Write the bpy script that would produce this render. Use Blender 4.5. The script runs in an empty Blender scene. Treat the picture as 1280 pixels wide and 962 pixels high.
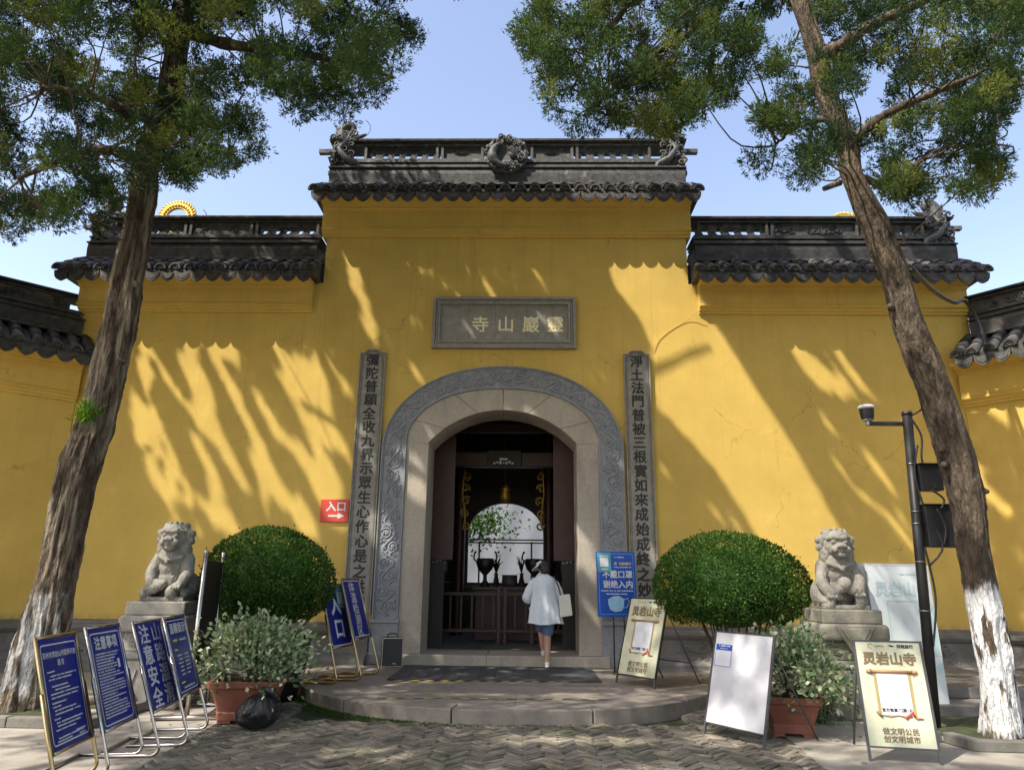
import bpy, bmesh, math, random
import numpy as np
from mathutils import Matrix, Vector, Euler
random.seed(7); RNG = np.random.default_rng(11)
R = math.radians; PI = math.pi
S = bpy.context.scene
C = S.collection

# ------------------------------------------------------------ camera, sky, sun, exposure
F_PX = 900.0; PITCH = R(15.2); ROLL = R(.65); YAW = R(1.2); CAM = np.array([.4, -12.0, 1.405])
def cam_basis():
    f = np.array([-math.sin(YAW)*math.cos(PITCH), math.cos(YAW)*math.cos(PITCH), math.sin(PITCH)])
    r = np.array([math.cos(YAW), math.sin(YAW), 0]); u = np.cross(r, f)
    c, s = math.cos(ROLL), math.sin(ROLL)
    return f, c*r+s*u, -s*r+c*u
CF, CR, CU = cam_basis()
cd = bpy.data.cameras.new('camera'); co = bpy.data.objects.new('camera', cd); C.objects.link(co)
m = Matrix.Identity(4)
for i in range(3):
    m[i][0] = CR[i]; m[i][1] = CU[i]; m[i][2] = -CF[i]; m[i][3] = CAM[i]
co.matrix_world = m
cd.sensor_fit = 'HORIZONTAL'; cd.sensor_width = 36; cd.lens = F_PX/1280*36; cd.clip_start = .05; cd.clip_end = 2000
S.camera = co
SUN = np.array([.60, .50, -1.0]); SUN /= np.linalg.norm(SUN)          # the way the light travels
w = bpy.data.worlds.new('World'); S.world = w; w.use_nodes = True
nt = w.node_tree; sky = nt.nodes.new('ShaderNodeTexSky'); sky.sky_type = 'NISHITA'; sky.sun_disc = False
elev = math.asin(-SUN[2]); sky.sun_elevation = elev
sky.sun_rotation = math.atan2(-SUN[0], -SUN[1])
sky.air_density = 1.0; sky.dust_density = 1.6; sky.ozone_density = 1.0
bg = nt.nodes['Background']; bg.inputs[1].default_value = .138
tint = nt.nodes.new('ShaderNodeMix'); tint.data_type = 'RGBA'; tint.blend_type = 'MULTIPLY'; tint.inputs[0].default_value = 1; tint.inputs[7].default_value = (1.07, .93, .86, 1)   # the camera's warm white balance
nt.links.new(sky.outputs[0], tint.inputs[6]); nt.links.new(tint.outputs[2], bg.inputs[0])
sl = bpy.data.lights.new('sun', 'SUN'); sl.energy = 2.45; sl.angle = R(.55); sl.color = (1, .93, .82)
so = bpy.data.objects.new('sun', sl); C.objects.link(so); so.location = (-10, -14, 22)
so.rotation_euler = Vector(SUN).to_track_quat('-Z', 'Y').to_euler()
S.view_settings.view_transform = 'Standard'; S.view_settings.look = 'None'
S.view_settings.gamma = 1; S.view_settings.use_curve_mapping = False
S.view_settings.exposure = 1.55
S.cycles.max_bounces = 8; S.cycles.transparent_max_bounces = 8; S.cycles.use_denoising = True

def ray(px, py): return CF+(px-640)/F_PX*CR-(py-481)/F_PX*CU
def atY(px, py, y):
    d = ray(px, py); return CAM+(y-CAM[1])/d[1]*d
def atZ(px, py, z=0):
    d = ray(px, py); return CAM+(z-CAM[2])/d[2]*d
def project(P):
    d = np.asarray(P)-CAM; z = d@CF
    return 640+F_PX*(d@CR)/z, 481-F_PX*(d@CU)/z, z

SUNLIT = [((4.1, -4.4, 7.4), .8), ((4.9, -4.6, 7.0), .55), ((5.0, -4.4, 5.9), .4), ((2.9, -2.9, 1.8), .42), ((3.5, -2.8, 1.45), .28), ((-2.9, -3.0, 1.95), .3), ((-3.8, -3.4, 1.65), .38), ((4.0, -3.4, 1.9), .22), ((4.98, -4.6, .9), .36), ((4.9, -4.6, 2.4), .24),
          ((-2.75, -4.3, .72), .28), ((3.6, -5.4, .45), .22), ((2.4, -4.7, .85), .12), ((2.15, -4.5, .28), .12), ((-4.65, -4.3, 3.1), .3), ((-4.45, -4.3, 4.5), .25), ((-4.4, -4.2, 7.4), .15), ((.5, 0, 8.9), .5), ((1.5, 0, 8.9), .5), ((5.6, 0, 7.2), .4), ((6.8, 0, 7.2), .5), ((-5, -.3, 6.9), .25), ((7.6, -1.2, 5.6), .4), ((-3.7, -4.0, 1.1), .2), ((-1.5, 0, 3.0), .22), ((-1.9, 0, 2.0), .2), ((-2.3, 0, 3.6), .15)]
def open_to_sun(P):
    ok = np.ones(len(P), bool)
    for c, r in SUNLIT:
        v = P-np.array(c); s = v@SUN; d = np.linalg.norm(v-s[:, None]*SUN, axis=1); ok &= ~((s < -.9) & (d < r))
    return ok
# ------------------------------------------------------------ materials
def mat(name, col, var=.15, scale=4., rough=.7, bump=.15, bscale=40., metal=0., col2=None, sc=(1, 1, 1), spec=.5, big=.0, bigscale=.6, detail=6, trans=None, bdist=.02):
    M = bpy.data.materials.new(name); M.use_nodes = True; T = M.node_tree; N = T.nodes; L = T.links
    b = N['Principled BSDF']; b.inputs['Roughness'].default_value = rough; b.inputs['Metallic'].default_value = metal
    b.inputs['Specular IOR Level'].default_value = spec
    tc = N.new('ShaderNodeTexCoord'); mp = N.new('ShaderNodeMapping'); mp.inputs['Scale'].default_value = sc
    L.new(tc.outputs['Object'], mp.inputs[0])
    n = N.new('ShaderNodeTexNoise'); n.inputs['Scale'].default_value = scale; n.inputs['Detail'].default_value = detail; n.inputs['Roughness'].default_value = .62
    L.new(mp.outputs[0], n.inputs['Vector'])
    cr = N.new('ShaderNodeValToRGB'); cr.color_ramp.elements[0].position = .3; cr.color_ramp.elements[1].position = .7
    c = np.array(col); a = np.clip(c*(1-var), 0, 1); d = np.clip(c*(1+var), 0, 1) if col2 is None else np.array(col2)
    cr.color_ramp.elements[0].color = (*a, 1); cr.color_ramp.elements[1].color = (*d, 1)
    L.new(n.outputs[0], cr.inputs[0]); out = cr.outputs[0]
    if big:
        n2 = N.new('ShaderNodeTexNoise'); n2.inputs['Scale'].default_value = bigscale; n2.inputs['Detail'].default_value = 5
        L.new(mp.outputs[0], n2.inputs['Vector'])
        r2 = N.new('ShaderNodeMapRange'); r2.inputs[1].default_value = .3; r2.inputs[2].default_value = .7; r2.inputs[3].default_value = 1-big; r2.inputs[4].default_value = 1+big
        L.new(n2.outputs[0], r2.inputs[0])
        mx = N.new('ShaderNodeMix'); mx.data_type = 'RGBA'; mx.blend_type = 'MULTIPLY'; mx.inputs[0].default_value = 1
        L.new(out, mx.inputs[6]); L.new(r2.outputs[0], mx.inputs[7]); out = mx.outputs[2]
    L.new(out, b.inputs['Base Color'])
    M['out'] = 0
    if bump:
        nb = N.new('ShaderNodeTexNoise'); nb.inputs['Scale'].default_value = bscale; nb.inputs['Detail'].default_value = 5
        L.new(mp.outputs[0], nb.inputs['Vector'])
        bp = N.new('ShaderNodeBump'); bp.inputs['Strength'].default_value = bump; bp.inputs['Distance'].default_value = bdist
        L.new(nb.outputs[0], bp.inputs['Height']); L.new(bp.outputs[0], b.inputs['Normal'])
    if trans:
        tr = N.new('ShaderNodeBsdfTranslucent'); tr.inputs[0].default_value = (*trans, 1)
        ad = N.new('ShaderNodeMixShader'); ad.inputs[0].default_value = .38
        L.new(b.outputs[0], ad.inputs[1]); L.new(tr.outputs[0], ad.inputs[2]); L.new(ad.outputs[0], N['Material Output'].inputs[0])
    return M
def overlay(M, col, scale, lo, hi, sc=(1, 1, 1), amount=1., zlo=None, zhi=None, znoise=.25, zinv=False):
    """a patch layer with a shape of its own (moss, whitewash, grime) over a material's base colour, optionally limited in height"""
    T = M.node_tree; N = T.nodes; L = T.links; b = N['Principled BSDF']
    src = b.inputs['Base Color'].links[0].from_socket
    tc = N.new('ShaderNodeTexCoord'); mp = N.new('ShaderNodeMapping'); mp.inputs['Scale'].default_value = sc
    L.new(tc.outputs['Object'], mp.inputs[0])
    n = N.new('ShaderNodeTexNoise'); n.inputs['Scale'].default_value = scale; n.inputs['Detail'].default_value = 7; n.inputs['Roughness'].default_value = .65
    L.new(mp.outputs[0], n.inputs['Vector'])
    r = N.new('ShaderNodeMapRange'); r.inputs[1].default_value = lo; r.inputs[2].default_value = hi; r.inputs[4].default_value = amount
    L.new(n.outputs[0], r.inputs[0]); fac = r.outputs[0]
    if zhi is not None or zlo is not None:
        sp = N.new('ShaderNodeSeparateXYZ'); L.new(tc.outputs['Object'], sp.inputs[0])
        ns = N.new('ShaderNodeMath'); ns.operation = 'MULTIPLY_ADD'; ns.inputs[1].default_value = znoise*2; L.new(n.outputs[0], ns.inputs[0]); L.new(sp.outputs[2], ns.inputs[2])
        for z, inv in ((zhi, True), (zlo, False)):
            if z is None: continue
            q = N.new('ShaderNodeMapRange'); q.inputs[1].default_value = z+znoise-.04; q.inputs[2].default_value = z+znoise+.04
            if inv: q.inputs[3].default_value = 1; q.inputs[4].default_value = 0
            L.new(ns.outputs[0], q.inputs[0])
            mu = N.new('ShaderNodeMath'); mu.operation = 'MULTIPLY'; L.new(fac, mu.inputs[0]); L.new(q.outputs[0], mu.inputs[1]); fac = mu.outputs[0]
    mx = N.new('ShaderNodeMix'); mx.data_type = 'RGBA'; L.new(fac, mx.inputs[0]); L.new(src, mx.inputs[6]); mx.inputs[7].default_value = (*col, 1)
    L.new(mx.outputs[2], b.inputs['Base Color'])
    return M

M = {}
M['plaster'] = mat('yellow_plaster', (.625, .428, .098), .08, 2.2, .85, .12, 60, big=.09, bigscale=.5)
overlay(M['plaster'], (.56, .36, .08), 1.6, .56, .78, (5, 5, .30), .65)
overlay(M['plaster'], (.70, .50, .16), 2.2, .60, .66, (1, 1, 1), .35)
overlay(M['plaster'], (.30, .22, .09), 2.5, .40, .6, (3, 3, .6), .55, zhi=.82, znoise=.12)
def cracks(M, col, scale, wd, lo, hi, amount):
    T = M.node_tree; N = T.nodes; L = T.links; b = N['Principled BSDF']; src = b.inputs['Base Color'].links[0].from_socket
    tc = N.new('ShaderNodeTexCoord'); nz = N.new('ShaderNodeTexNoise'); nz.inputs['Scale'].default_value = 2.3; nz.inputs['Detail'].default_value = 6; L.new(tc.outputs['Object'], nz.inputs['Vector'])
    ad = N.new('ShaderNodeMix'); ad.data_type = 'RGBA'; ad.blend_type = 'LINEAR_LIGHT'; ad.inputs[0].default_value = .35; L.new(tc.outputs['Object'], ad.inputs[6]); L.new(nz.outputs['Color'], ad.inputs[7])
    v = N.new('ShaderNodeTexVoronoi'); v.feature = 'DISTANCE_TO_EDGE'; v.inputs['Scale'].default_value = scale; L.new(ad.outputs[2], v.inputs['Vector'])
    q = N.new('ShaderNodeMapRange'); q.inputs[1].default_value = 0; q.inputs[2].default_value = wd; q.inputs[3].default_value = amount; q.inputs[4].default_value = 0; L.new(v.outputs['Distance'], q.inputs[0])
    n2 = N.new('ShaderNodeTexNoise'); n2.inputs['Scale'].default_value = .7; n2.inputs['Detail'].default_value = 3; L.new(tc.outputs['Object'], n2.inputs['Vector'])
    k = N.new('ShaderNodeMapRange'); k.inputs[1].default_value = lo; k.inputs[2].default_value = hi; L.new(n2.outputs[0], k.inputs[0])
    mu = N.new('ShaderNodeMath'); mu.operation = 'MULTIPLY'; L.new(q.outputs[0], mu.inputs[0]); L.new(k.outputs[0], mu.inputs[1])
    mx = N.new('ShaderNodeMix'); mx.data_type = 'RGBA'; L.new(mu.outputs[0], mx.inputs[0]); L.new(src, mx.inputs[6]); mx.inputs[7].default_value = (*col, 1); L.new(mx.outputs[2], b.inputs['Base Color'])
cracks(M['plaster'], (.34, .22, .06), .55, .006, .50, .60, .7)
overlay(M['plaster'], (.45, .30, .075), 1.1, .54, .72, (9, 9, .22), .45, zlo=3.6, znoise=1.2)
M['granite'] = mat('granite', (.41, .36, .29), .22, 55, .8, .15, 90, big=.14, bigscale=1.2)
overlay(M['granite'], (.20, .17, .13), 2.2, .5, .75, (2, 2, .5), .5)
M['bluestone'] = mat('carved_bluestone', (.255, .265, .285), .15, 14, .65, .12, 70, big=.12, bigscale=1.5)
overlay(M['bluestone'], (.36, .37, .38), 5, .55, .7, (1, 1, 1), .4)
M['greystone'] = mat('grey_stone', (.27, .255, .22), .2, 12, .8, .2, 60, big=.12)
M['plinthstone'] = mat('plinth_stone', (.17, .16, .145), .22, 6, .85, .25, 40, big=.2)
overlay(M['plinthstone'], (.085, .10, .05), 2.0, .52, .68, amount=.55)
M['slab'] = mat('platform_stone', (.235, .205, .17), .2, 7, .85, .2, 45, big=.18, bigscale=.9)
overlay(M['slab'], (.11, .10, .07), 1.8, .52, .72, amount=.5)
M['concrete'] = mat('pale_concrete', (.33, .30, .25), .12, 5, .9, .15, 50, big=.15, bigscale=.6)
overlay(M['concrete'], (.15, .15, .11), 1.1, .55, .72, amount=.55)
def per_piece(M, lo, hi):
    T = M.node_tree; N = T.nodes; L = T.links; b = N['Principled BSDF']; src = b.inputs['Base Color'].links[0].from_socket
    g = N.new('ShaderNodeNewGeometry'); r = N.new('ShaderNodeMapRange'); r.inputs[3].default_value = lo; r.inputs[4].default_value = hi; L.new(g.outputs['Random Per Island'], r.inputs[0])
    mx = N.new('ShaderNodeMix'); mx.data_type = 'RGBA'; mx.blend_type = 'MULTIPLY'; mx.inputs[0].default_value = 1; L.new(src, mx.inputs[6]); L.new(r.outputs[0], mx.inputs[7]); L.new(mx.outputs[2], b.inputs['Base Color'])
M['brick'] = mat('paving_brick', (.20, .172, .13), .35, 9, .9, .3, 50, big=.25, bigscale=.8)
overlay(M['brick'], (.055, .07, .025), 1.0, .47, .64, amount=.65)
per_piece(M['brick'], .62, 1.4)
M['soil'] = mat('soil', (.06, .055, .03), .4, 8, .95, .5, 30, col2=(.06, .085, .025))
M['tile'] = mat('dark_roof_tile', (.026, .025, .025), .35, 9, .65, .25, 40, col2=(.078, .074, .068), big=.2)
overlay(M['tile'], (.22, .215, .19), 5, .62, .72, amount=.6)
M['tileworn'] = mat('weathered_ridge_clay', (.038, .040, .044), .3, 14, .6, .3, 50, col2=(.12, .12, .115), big=.2)
overlay(M['tileworn'], (.34, .33, .29), 5, .58, .70, amount=.7)
M['red'] = mat('dark_red_paint', (.055, .021, .016), .25, 6, .45, .1, 30)
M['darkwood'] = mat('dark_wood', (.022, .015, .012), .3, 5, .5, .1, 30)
M['gold'] = mat('gilding', (.50, .32, .06), .2, 20, .45, .2, 60, metal=.7)
M['goldpaint'] = mat('gold_paint', (.86, .78, .48), .06, 20, .45, .05, 60)
M['ink'] = mat('dark_lettering', (.028, .026, .026), .2, 20, .6, .0)
M['steel'] = mat('stainless_steel', (.55, .53, .50), .12, 6, .24, .04, 20, metal=1.)
overlay(M['steel'], (.30, .19, .10), 6, .52, .66, (1, 1, 1), .55)
M['bronzesteel'] = mat('golden_steel', (.52, .40, .20), .15, 6, .28, .04, 20, metal=1.)
M['black'] = mat('black_metal', (.018, .018, .019), .2, 8, .45, .05, 40)
M['greymetal'] = mat('dark_grey_metal', (.07, .07, .072), .2, 8, .4, .05, 40)
M['blue'] = mat('blue_sign_board', (.012, .022, .22), .1, 3, .30, .02, 20, big=.08)
M['posterblue'] = mat('blue_poster', (.010, .085, .47), .1, 1.5, .4, .02, 20)
M['white'] = mat('white_paint', (.66, .66, .68), .03, 3, .35, .0)
M['lightblue'] = mat('pale_blue_print', (.28, .58, .82), .1, 8, .5, .0)
M['teal'] = mat('teal_print', (.10, .36, .42), .06, 6, .45, .0)
M['paper'] = mat('white_paper', (.72, .73, .76), .04, 6, .55, .02, 20)
M['yellowprint'] = mat('yellow_print', (.75, .62, .08), .06, 9, .5, .0)
M['cream'] = mat('cream_green_print', (.55, .57, .38), .08, 2.2, .42, .02, 30, col2=(.66, .66, .50))
M['paleprint'] = mat('faded_pale_print', (.58, .64, .66), .06, 1.5, .4, .02, 30, col2=(.70, .74, .74))
M['fadedteal'] = mat('faded_teal_print', (.44, .58, .60), .06, 6, .5, .0)
M['brownprint'] = mat('brown_print', (.19, .13, .06), .1, 8, .5, .0)
M['oldgoldprint'] = mat('ochre_print', (.38, .30, .12), .1, 8, .5, .0)
M['wood'] = mat('scroll_wood', (.36, .19, .08), .2, 12, .5, .0)
M['redprint'] = mat('red_sign', (.62, .06, .03), .05, 5, .45, .02, 20)
M['terracotta'] = mat('terracotta_plastic', (.215, .075, .048), .15, 5, .55, .06, 30, big=.15, bigscale=3)
M['glaze'] = mat('black_glaze', (.015, .014, .014), .3, 5, .25, .05, 20)
M['bag'] = mat('black_plastic_film', (.012, .012, .014), .2, 5, .36, .9, 26)
M['mat'] = mat('grey_floor_mat', (.060, .062, .068), .2, 30, .9, .5, 160)
M['tapeyellow'] = mat('yellow_tape', (.78, .58, .05), .08, 12, .45, .03, 40)
M['lionstone'] = mat('lion_stone', (.235, .22, .188), .22, 14, .85, .35, 55, big=.15, bigscale=2.5)
overlay(M['lionstone'], (.13, .125, .09), 4, .52, .68, amount=.6)
overlay(M['lionstone'], (.05, .05, .035), 9, .58, .70, amount=.6)
M['mossstone'] = mat('mossy_pedestal_stone', (.22, .205, .165), .25, 9, .9, .35, 45, big=.2, bigscale=2)
overlay(M['mossstone'], (.085, .10, .04), 2.6, .47, .66, amount=.7)
per_piece(M['tile'], .65, 1.75)
def leafmat(n, c, t, var=.35): return mat(n, c, var, 1.6, .55, 0, trans=t, spec=.08)
M['jun'] = [leafmat('juniper_dark', (.036, .066, .036), (.045, .085, .035)), leafmat('juniper_mid', (.066, .108, .038), (.09, .15, .035)), leafmat('juniper_olive', (.155, .18, .045), (.20, .23, .045)), leafmat('juniper_dry', (.19, .155, .06), (.16, .13, .05))]
M['box'] = [leafmat('box_leaf_dark', (.035, .085, .020), (.05, .12, .015)), leafmat('box_leaf', (.065, .135, .030), (.09, .19, .02)), leafmat('box_leaf_young', (.12, .20, .045), (.14, .24, .03))]
M['var'] = [leafmat('variegated_green', (.10, .19, .08), (.10, .18, .06)), leafmat('variegated_pale', (.24, .34, .17), (.22, .30, .14)), leafmat('variegated_cream', (.50, .54, .36), (.36, .40, .22))]
M['bright'] = [leafmat('bright_leaf', (.10, .22, .02), (.30, .50, .04)), leafmat('bright_leaf_b', (.07, .16, .02), (.18, .36, .03))]
M['grass'] = leafmat('moss_grass', (.06, .115, .02), (.08, .16, .02))
M['twig'] = mat('twig', (.085, .062, .045), .3, 12, .9, .2, 40)
M['skin'] = mat('skin', (.50, .30, .215), .05, 8, .55, .0)
M['hair'] = mat('dark_hair', (.018, .013, .011), .3, 40, .5, .3, 120, sc=(1, 1, .15))
M['cloth'] = mat('white_blouse_cotton', (.66, .70, .75), .05, 30, .9, .35, 90)
M['denim'] = mat('blue_denim', (.10, .17, .30), .2, 40, .9, .2, 120)
M['canvas'] = mat('canvas_tote', (.66, .63, .55), .05, 20, .9, .1, 80)
M['shoe'] = mat('white_shoe', (.72, .71, .66), .05, 9, .6, .05, 40)
M['sheet'] = mat('white_sheeting', (.21, .23, .26), .08, 1.5, .8, .1, 4)

# ------------------------------------------------------------ mesh helpers
class MB:
    def __init__(self): self.v = []; self.f = []; self.m = []; self.s = []; self.n = 0
    def add(self, V, Fc, mi=0, smooth=False, M=None):
        V = np.asarray(V, float).reshape(-1, 3)
        if M is not None:
            A = np.array(M); V = V@A[:3, :3].T+A[:3, 3]
        o = self.n; self.v.append(V); self.n += len(V)
        for f in Fc: self.f.append([i+o for i in f])
        self.m += [mi]*len(Fc); self.s += [smooth]*len(Fc)
        return self
    def box(self, x0, x1, y0, y1, z0, z1, mi=0, M=None):
        V = [(x, y, z) for z in (z0, z1) for y in (y0, y1) for x in (x0, x1)]
        return self.add(V, [(0, 2, 3, 1), (4, 5, 7, 6), (0, 1, 5, 4), (2, 6, 7, 3), (0, 4, 6, 2), (1, 3, 7, 5)], mi, False, M)
    def prism(self, poly, a0, a1, axis='x', mi=0, M=None, smooth=False):
        """2-D polygon extruded along an axis; x: (y,z), y: (x,z), z: (x,y)"""
        n = len(poly); V = []
        for a in (a0, a1):
            for p, q in poly: V.append({'x': (a, p, q), 'y': (p, a, q), 'z': (p, q, a)}[axis])
        Fc = [(i, (i+1) % n, n+(i+1) % n, n+i) for i in range(n)]
        ar = sum(poly[i][0]*poly[(i+1) % n][1]-poly[(i+1) % n][0]*poly[i][1] for i in range(n))
        self.add(V, Fc, mi, smooth, M); o = self.n-2*n
        self.f += [[o+i for i in range(n)][::-1], [o+n+i for i in range(n)]]; self.m += [mi]*2; self.s += [False]*2
        return self
    def tube(self, pts, r, n=8, mi=0, M=None, cap=True, smooth=True, flat=None):
        P = np.asarray(pts, float); k = len(P); rr = np.full(k, r) if np.isscalar(r) else np.asarray(r, float)
        T = np.gradient(P, axis=0); T /= np.linalg.norm(T, axis=1)[:, None]+1e-12
        up = np.array([0, 0, 1.]) if abs(T[0][2]) < .9 else np.array([1., 0, 0])
        a = np.cross(T[0], up); a /= np.linalg.norm(a); V = []
        th = np.arange(n)*2*PI/n
        for i in range(k):
            a = a-T[i]*(a@T[i]); a /= np.linalg.norm(a)+1e-12; b = np.cross(T[i], a)
            ring = P[i]+rr[i]*(np.cos(th)[:, None]*a+np.sin(th)[:, None]*b)
            V.append(ring)
        V = np.concatenate(V)
        Fc = [(i*n+j, i*n+(j+1) % n, (i+1)*n+(j+1) % n, (i+1)*n+j) for i in range(k-1) for j in range(n)]
        self.add(V, Fc, mi, smooth, M); o = self.n-k*n
        if cap:
            self.f += [[o+i for i in range(n)][::-1], [o+(k-1)*n+i for i in range(n)]]; self.m += [mi]*2; self.s += [False]*2
        return self
    def lathe(self, prof, n=24, mi=0, M=None, smooth=True, ph=0, cap=False):
        V = []
        for r, z in prof:
            for j in range(n): V.append((r*math.cos(ph+2*PI*j/n), r*math.sin(ph+2*PI*j/n), z))
        Fc = [(i*n+j, i*n+(j+1) % n, (i+1)*n+(j+1) % n, (i+1)*n+j) for i in range(len(prof)-1) for j in range(n)]
        self.add(V, Fc, mi, smooth, M); o = self.n-len(prof)*n
        if cap:
            self.f += [[o+i for i in range(n)][::-1], [o+(len(prof)-1)*n+i for i in range(n)]]; self.m += [mi]*2; self.s += [False]*2
        return self
    def ball(self, c, r, nu=14, nv=9, mi=0, M=None, rot=None):
        r = (r, r, r) if np.isscalar(r) else r; V = []
        for i in range(nv+1):
            t = PI*i/nv
            for j in range(nu): V.append((math.sin(t)*math.cos(2*PI*j/nu), math.sin(t)*math.sin(2*PI*j/nu), math.cos(t)))
        V = np.array(V)*r
        if rot is not None: V = V@np.array(Euler(rot).to_matrix()).T
        V = V+np.array(c)
        Fc = [(i*nu+j, (i+1)*nu+j, (i+1)*nu+(j+1) % nu, i*nu+(j+1) % nu) for i in range(nv) for j in range(nu)]
        return self.add(V, Fc, mi, True, M)
    def limb(self, pts, r, n=12, sub=4):
        """tapered closed limb with round ends (for bodies that are remeshed into one surface)"""
        P = np.asarray(pts, float); rr = np.asarray(r, float); t = np.linspace(0, len(P)-1, (len(P)-1)*sub+1)
        Q = np.stack([np.interp(t, range(len(P)), P[:, i]) for i in range(3)], 1); q = np.interp(t, range(len(P)), rr)
        self.tube(Q, q, n)
        for i in range(len(P)): self.ball(P[i], rr[i], 12, 8)
        return self
    def text(self, body, size, M, mi=0, bold=0., align='CENTER', spacing=1., line=1.):
        V, Fc = text_mesh(body, size, 0, align, spacing, line)
        for i, (dx, dy) in enumerate([(0, 0)] if not bold else [(bold, bold), (-bold, bold), (bold, -bold), (-bold, -bold)]):
            self.add(V+np.array([dx, dy, i*.00025]), Fc, mi, False, M)
        return self
_tc = {}
def text_mesh(body, size, bold, align, spacing, line):
    k = (body, size, bold, align, spacing, line)
    if k in _tc: return _tc[k]
    cu = bpy.data.curves.new('lettering', 'FONT'); cu.body = body; cu.size = size; cu.offset = bold; cu.align_x = align; cu.align_y = 'CENTER'
    cu.resolution_u = 2; cu.space_character = spacing; cu.space_line = line
    o = bpy.data.objects.new('lettering', cu); C.objects.link(o)
    dg = bpy.context.evaluated_depsgraph_get(); me = o.evaluated_get(dg).to_mesh()
    V = np.array([v.co[:] for v in me.vertices]).reshape(-1, 3); Fc = [tuple(p.vertices) for p in me.polygons]
    o.evaluated_get(dg).to_mesh_clear(); bpy.data.objects.remove(o); bpy.data.curves.remove(cu)
    if len(V):
        ctr = (V.min(0)+V.max(0))/2
        V[:, 1] -= ctr[1]
        if align == 'CENTER': V[:, 0] -= ctr[0]
    _tc[k] = (V, Fc); return V, Fc
def obj(name, mb, mats, parent=None, bevel=0, seg=2, kind=None, label=None, smooth_all=False):
    me = bpy.data.meshes.new(name)
    if isinstance(mb, MB):
        V = np.concatenate(mb.v) if mb.v else np.zeros((0, 3)); me.from_pydata(V.tolist(), [], mb.f)
        me.polygons.foreach_set('material_index', mb.m); me.polygons.foreach_set('use_smooth', [True]*len(mb.s) if smooth_all else mb.s)
    else:
        V, Q, mi, sm = mb; k = Q.shape[1]; me.vertices.add(len(V)); me.vertices.foreach_set('co', np.asarray(V, np.float32).ravel())
        me.loops.add(Q.size); me.loops.foreach_set('vertex_index', Q.astype(np.int32).ravel())
        me.polygons.add(len(Q)); me.polygons.foreach_set('loop_start', np.arange(0, Q.size, k, dtype=np.int32)); me.polygons.foreach_set('loop_total', np.full(len(Q), k, np.int32))
        me.polygons.foreach_set('material_index', np.asarray(mi, np.int32)); me.polygons.foreach_set('use_smooth', np.full(len(Q), sm))
    me.update(calc_edges=True); me.validate()
    for x in (mats if isinstance(mats, list) else [mats]): me.materials.append(x)
    o = bpy.data.objects.new(name, me); C.objects.link(o)
    if parent is not None: o.parent = parent
    if bevel:
        b = o.modifiers.new('bevel', 'BEVEL'); b.width = bevel; b.segments = seg; b.limit_method = 'ANGLE'; b.angle_limit = R(40); b.harden_normals = False
    if kind: o['kind'] = kind
    if label: o['label'] = label
    return o
def tag(o, label, cat, group=None):
    o['label'] = label; o['category'] = cat
    if group: o['group'] = group
    return o
def thing(name, label, cat, loc=(0, 0, 0), rz=0, group=None):
    o = bpy.data.objects.new(name, None); C.objects.link(o); o.location = loc; o.rotation_euler = (0, 0, rz); o.empty_display_size = .1
    return tag(o, label, cat, group)
def remesh(o, vox, smooth=4, disp=0, dscale=.08):
    r_ = o.modifiers.new('remesh', 'REMESH'); r_.mode = 'VOXEL'; r_.voxel_size = vox; r_.use_smooth_shade = True
    s_ = o.modifiers.new('smooth', 'SMOOTH'); s_.iterations = smooth; s_.factor = .5
    if disp:
        t = bpy.data.textures.new('wear', 'CLOUDS'); t.noise_scale = dscale; t.noise_depth = 3
        d_ = o.modifiers.new('wear', 'DISPLACE'); d_.texture = t; d_.strength = disp; d_.mid_level = .5
    return o
def spline(pts, n):
    P = np.asarray(pts, float); k = len(P); t = np.linspace(0, k-1, n); out = []
    for x in t:
        i = min(int(x), k-2); u = x-i; p0 = P[max(i-1, 0)]; p1 = P[i]; p2 = P[i+1]; p3 = P[min(i+2, k-1)]
        out.append(.5*((2*p1)+(-p0+p2)*u+(2*p0-5*p1+4*p2-p3)*u*u+(-p0+3*p1-3*p2+p3)*u**3))
    return np.array(out)
def spiral(cx, cy, r0, r1, a0, turns, n=18):
    t = np.linspace(0, 1, n); r = r0+(r1-r0)*t; a = a0+2*PI*turns*t
    return np.stack([cx+r*np.cos(a), cy+r*np.sin(a)], 1)
def inpoly(px, py, poly):
    x = np.asarray(px); y = np.asarray(py); c = np.zeros(x.shape, bool); n = len(poly)
    for i in range(n):
        x1, y1 = poly[i]; x2, y2 = poly[(i+1) % n]
        c ^= ((y1 > y) != (y2 > y)) & (x < (x2-x1)*(y-y1)/((y2-y1) or 1e-9)+x1)
    return c
# ------------------------------------------------------------ ground, paving, platform
g = MB(); g.box(-300, 300, -60, 400, -.3, -.05); obj('ground', g, M['soil'], kind='structure')
g = MB(); g.prism([(-14, -16), (-2.62, -16), (-2.54, -6), (-2.68, -4.2), (-2.5, -3.2), (-2.3, .0), (-14, .0)], -.049, .0, 'z'); obj('pavement', g, M['concrete'], bevel=.006, kind='structure')
g = MB(); g.prism([(2.62, -16), (14, -16), (14, 0), (2.6, 0), (2.75, -3), (2.95, -3.9), (2.78, -5.7)], -.049, .0, 'z'); obj('pavement', g, M['concrete'], bevel=.006, kind='structure')
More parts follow.
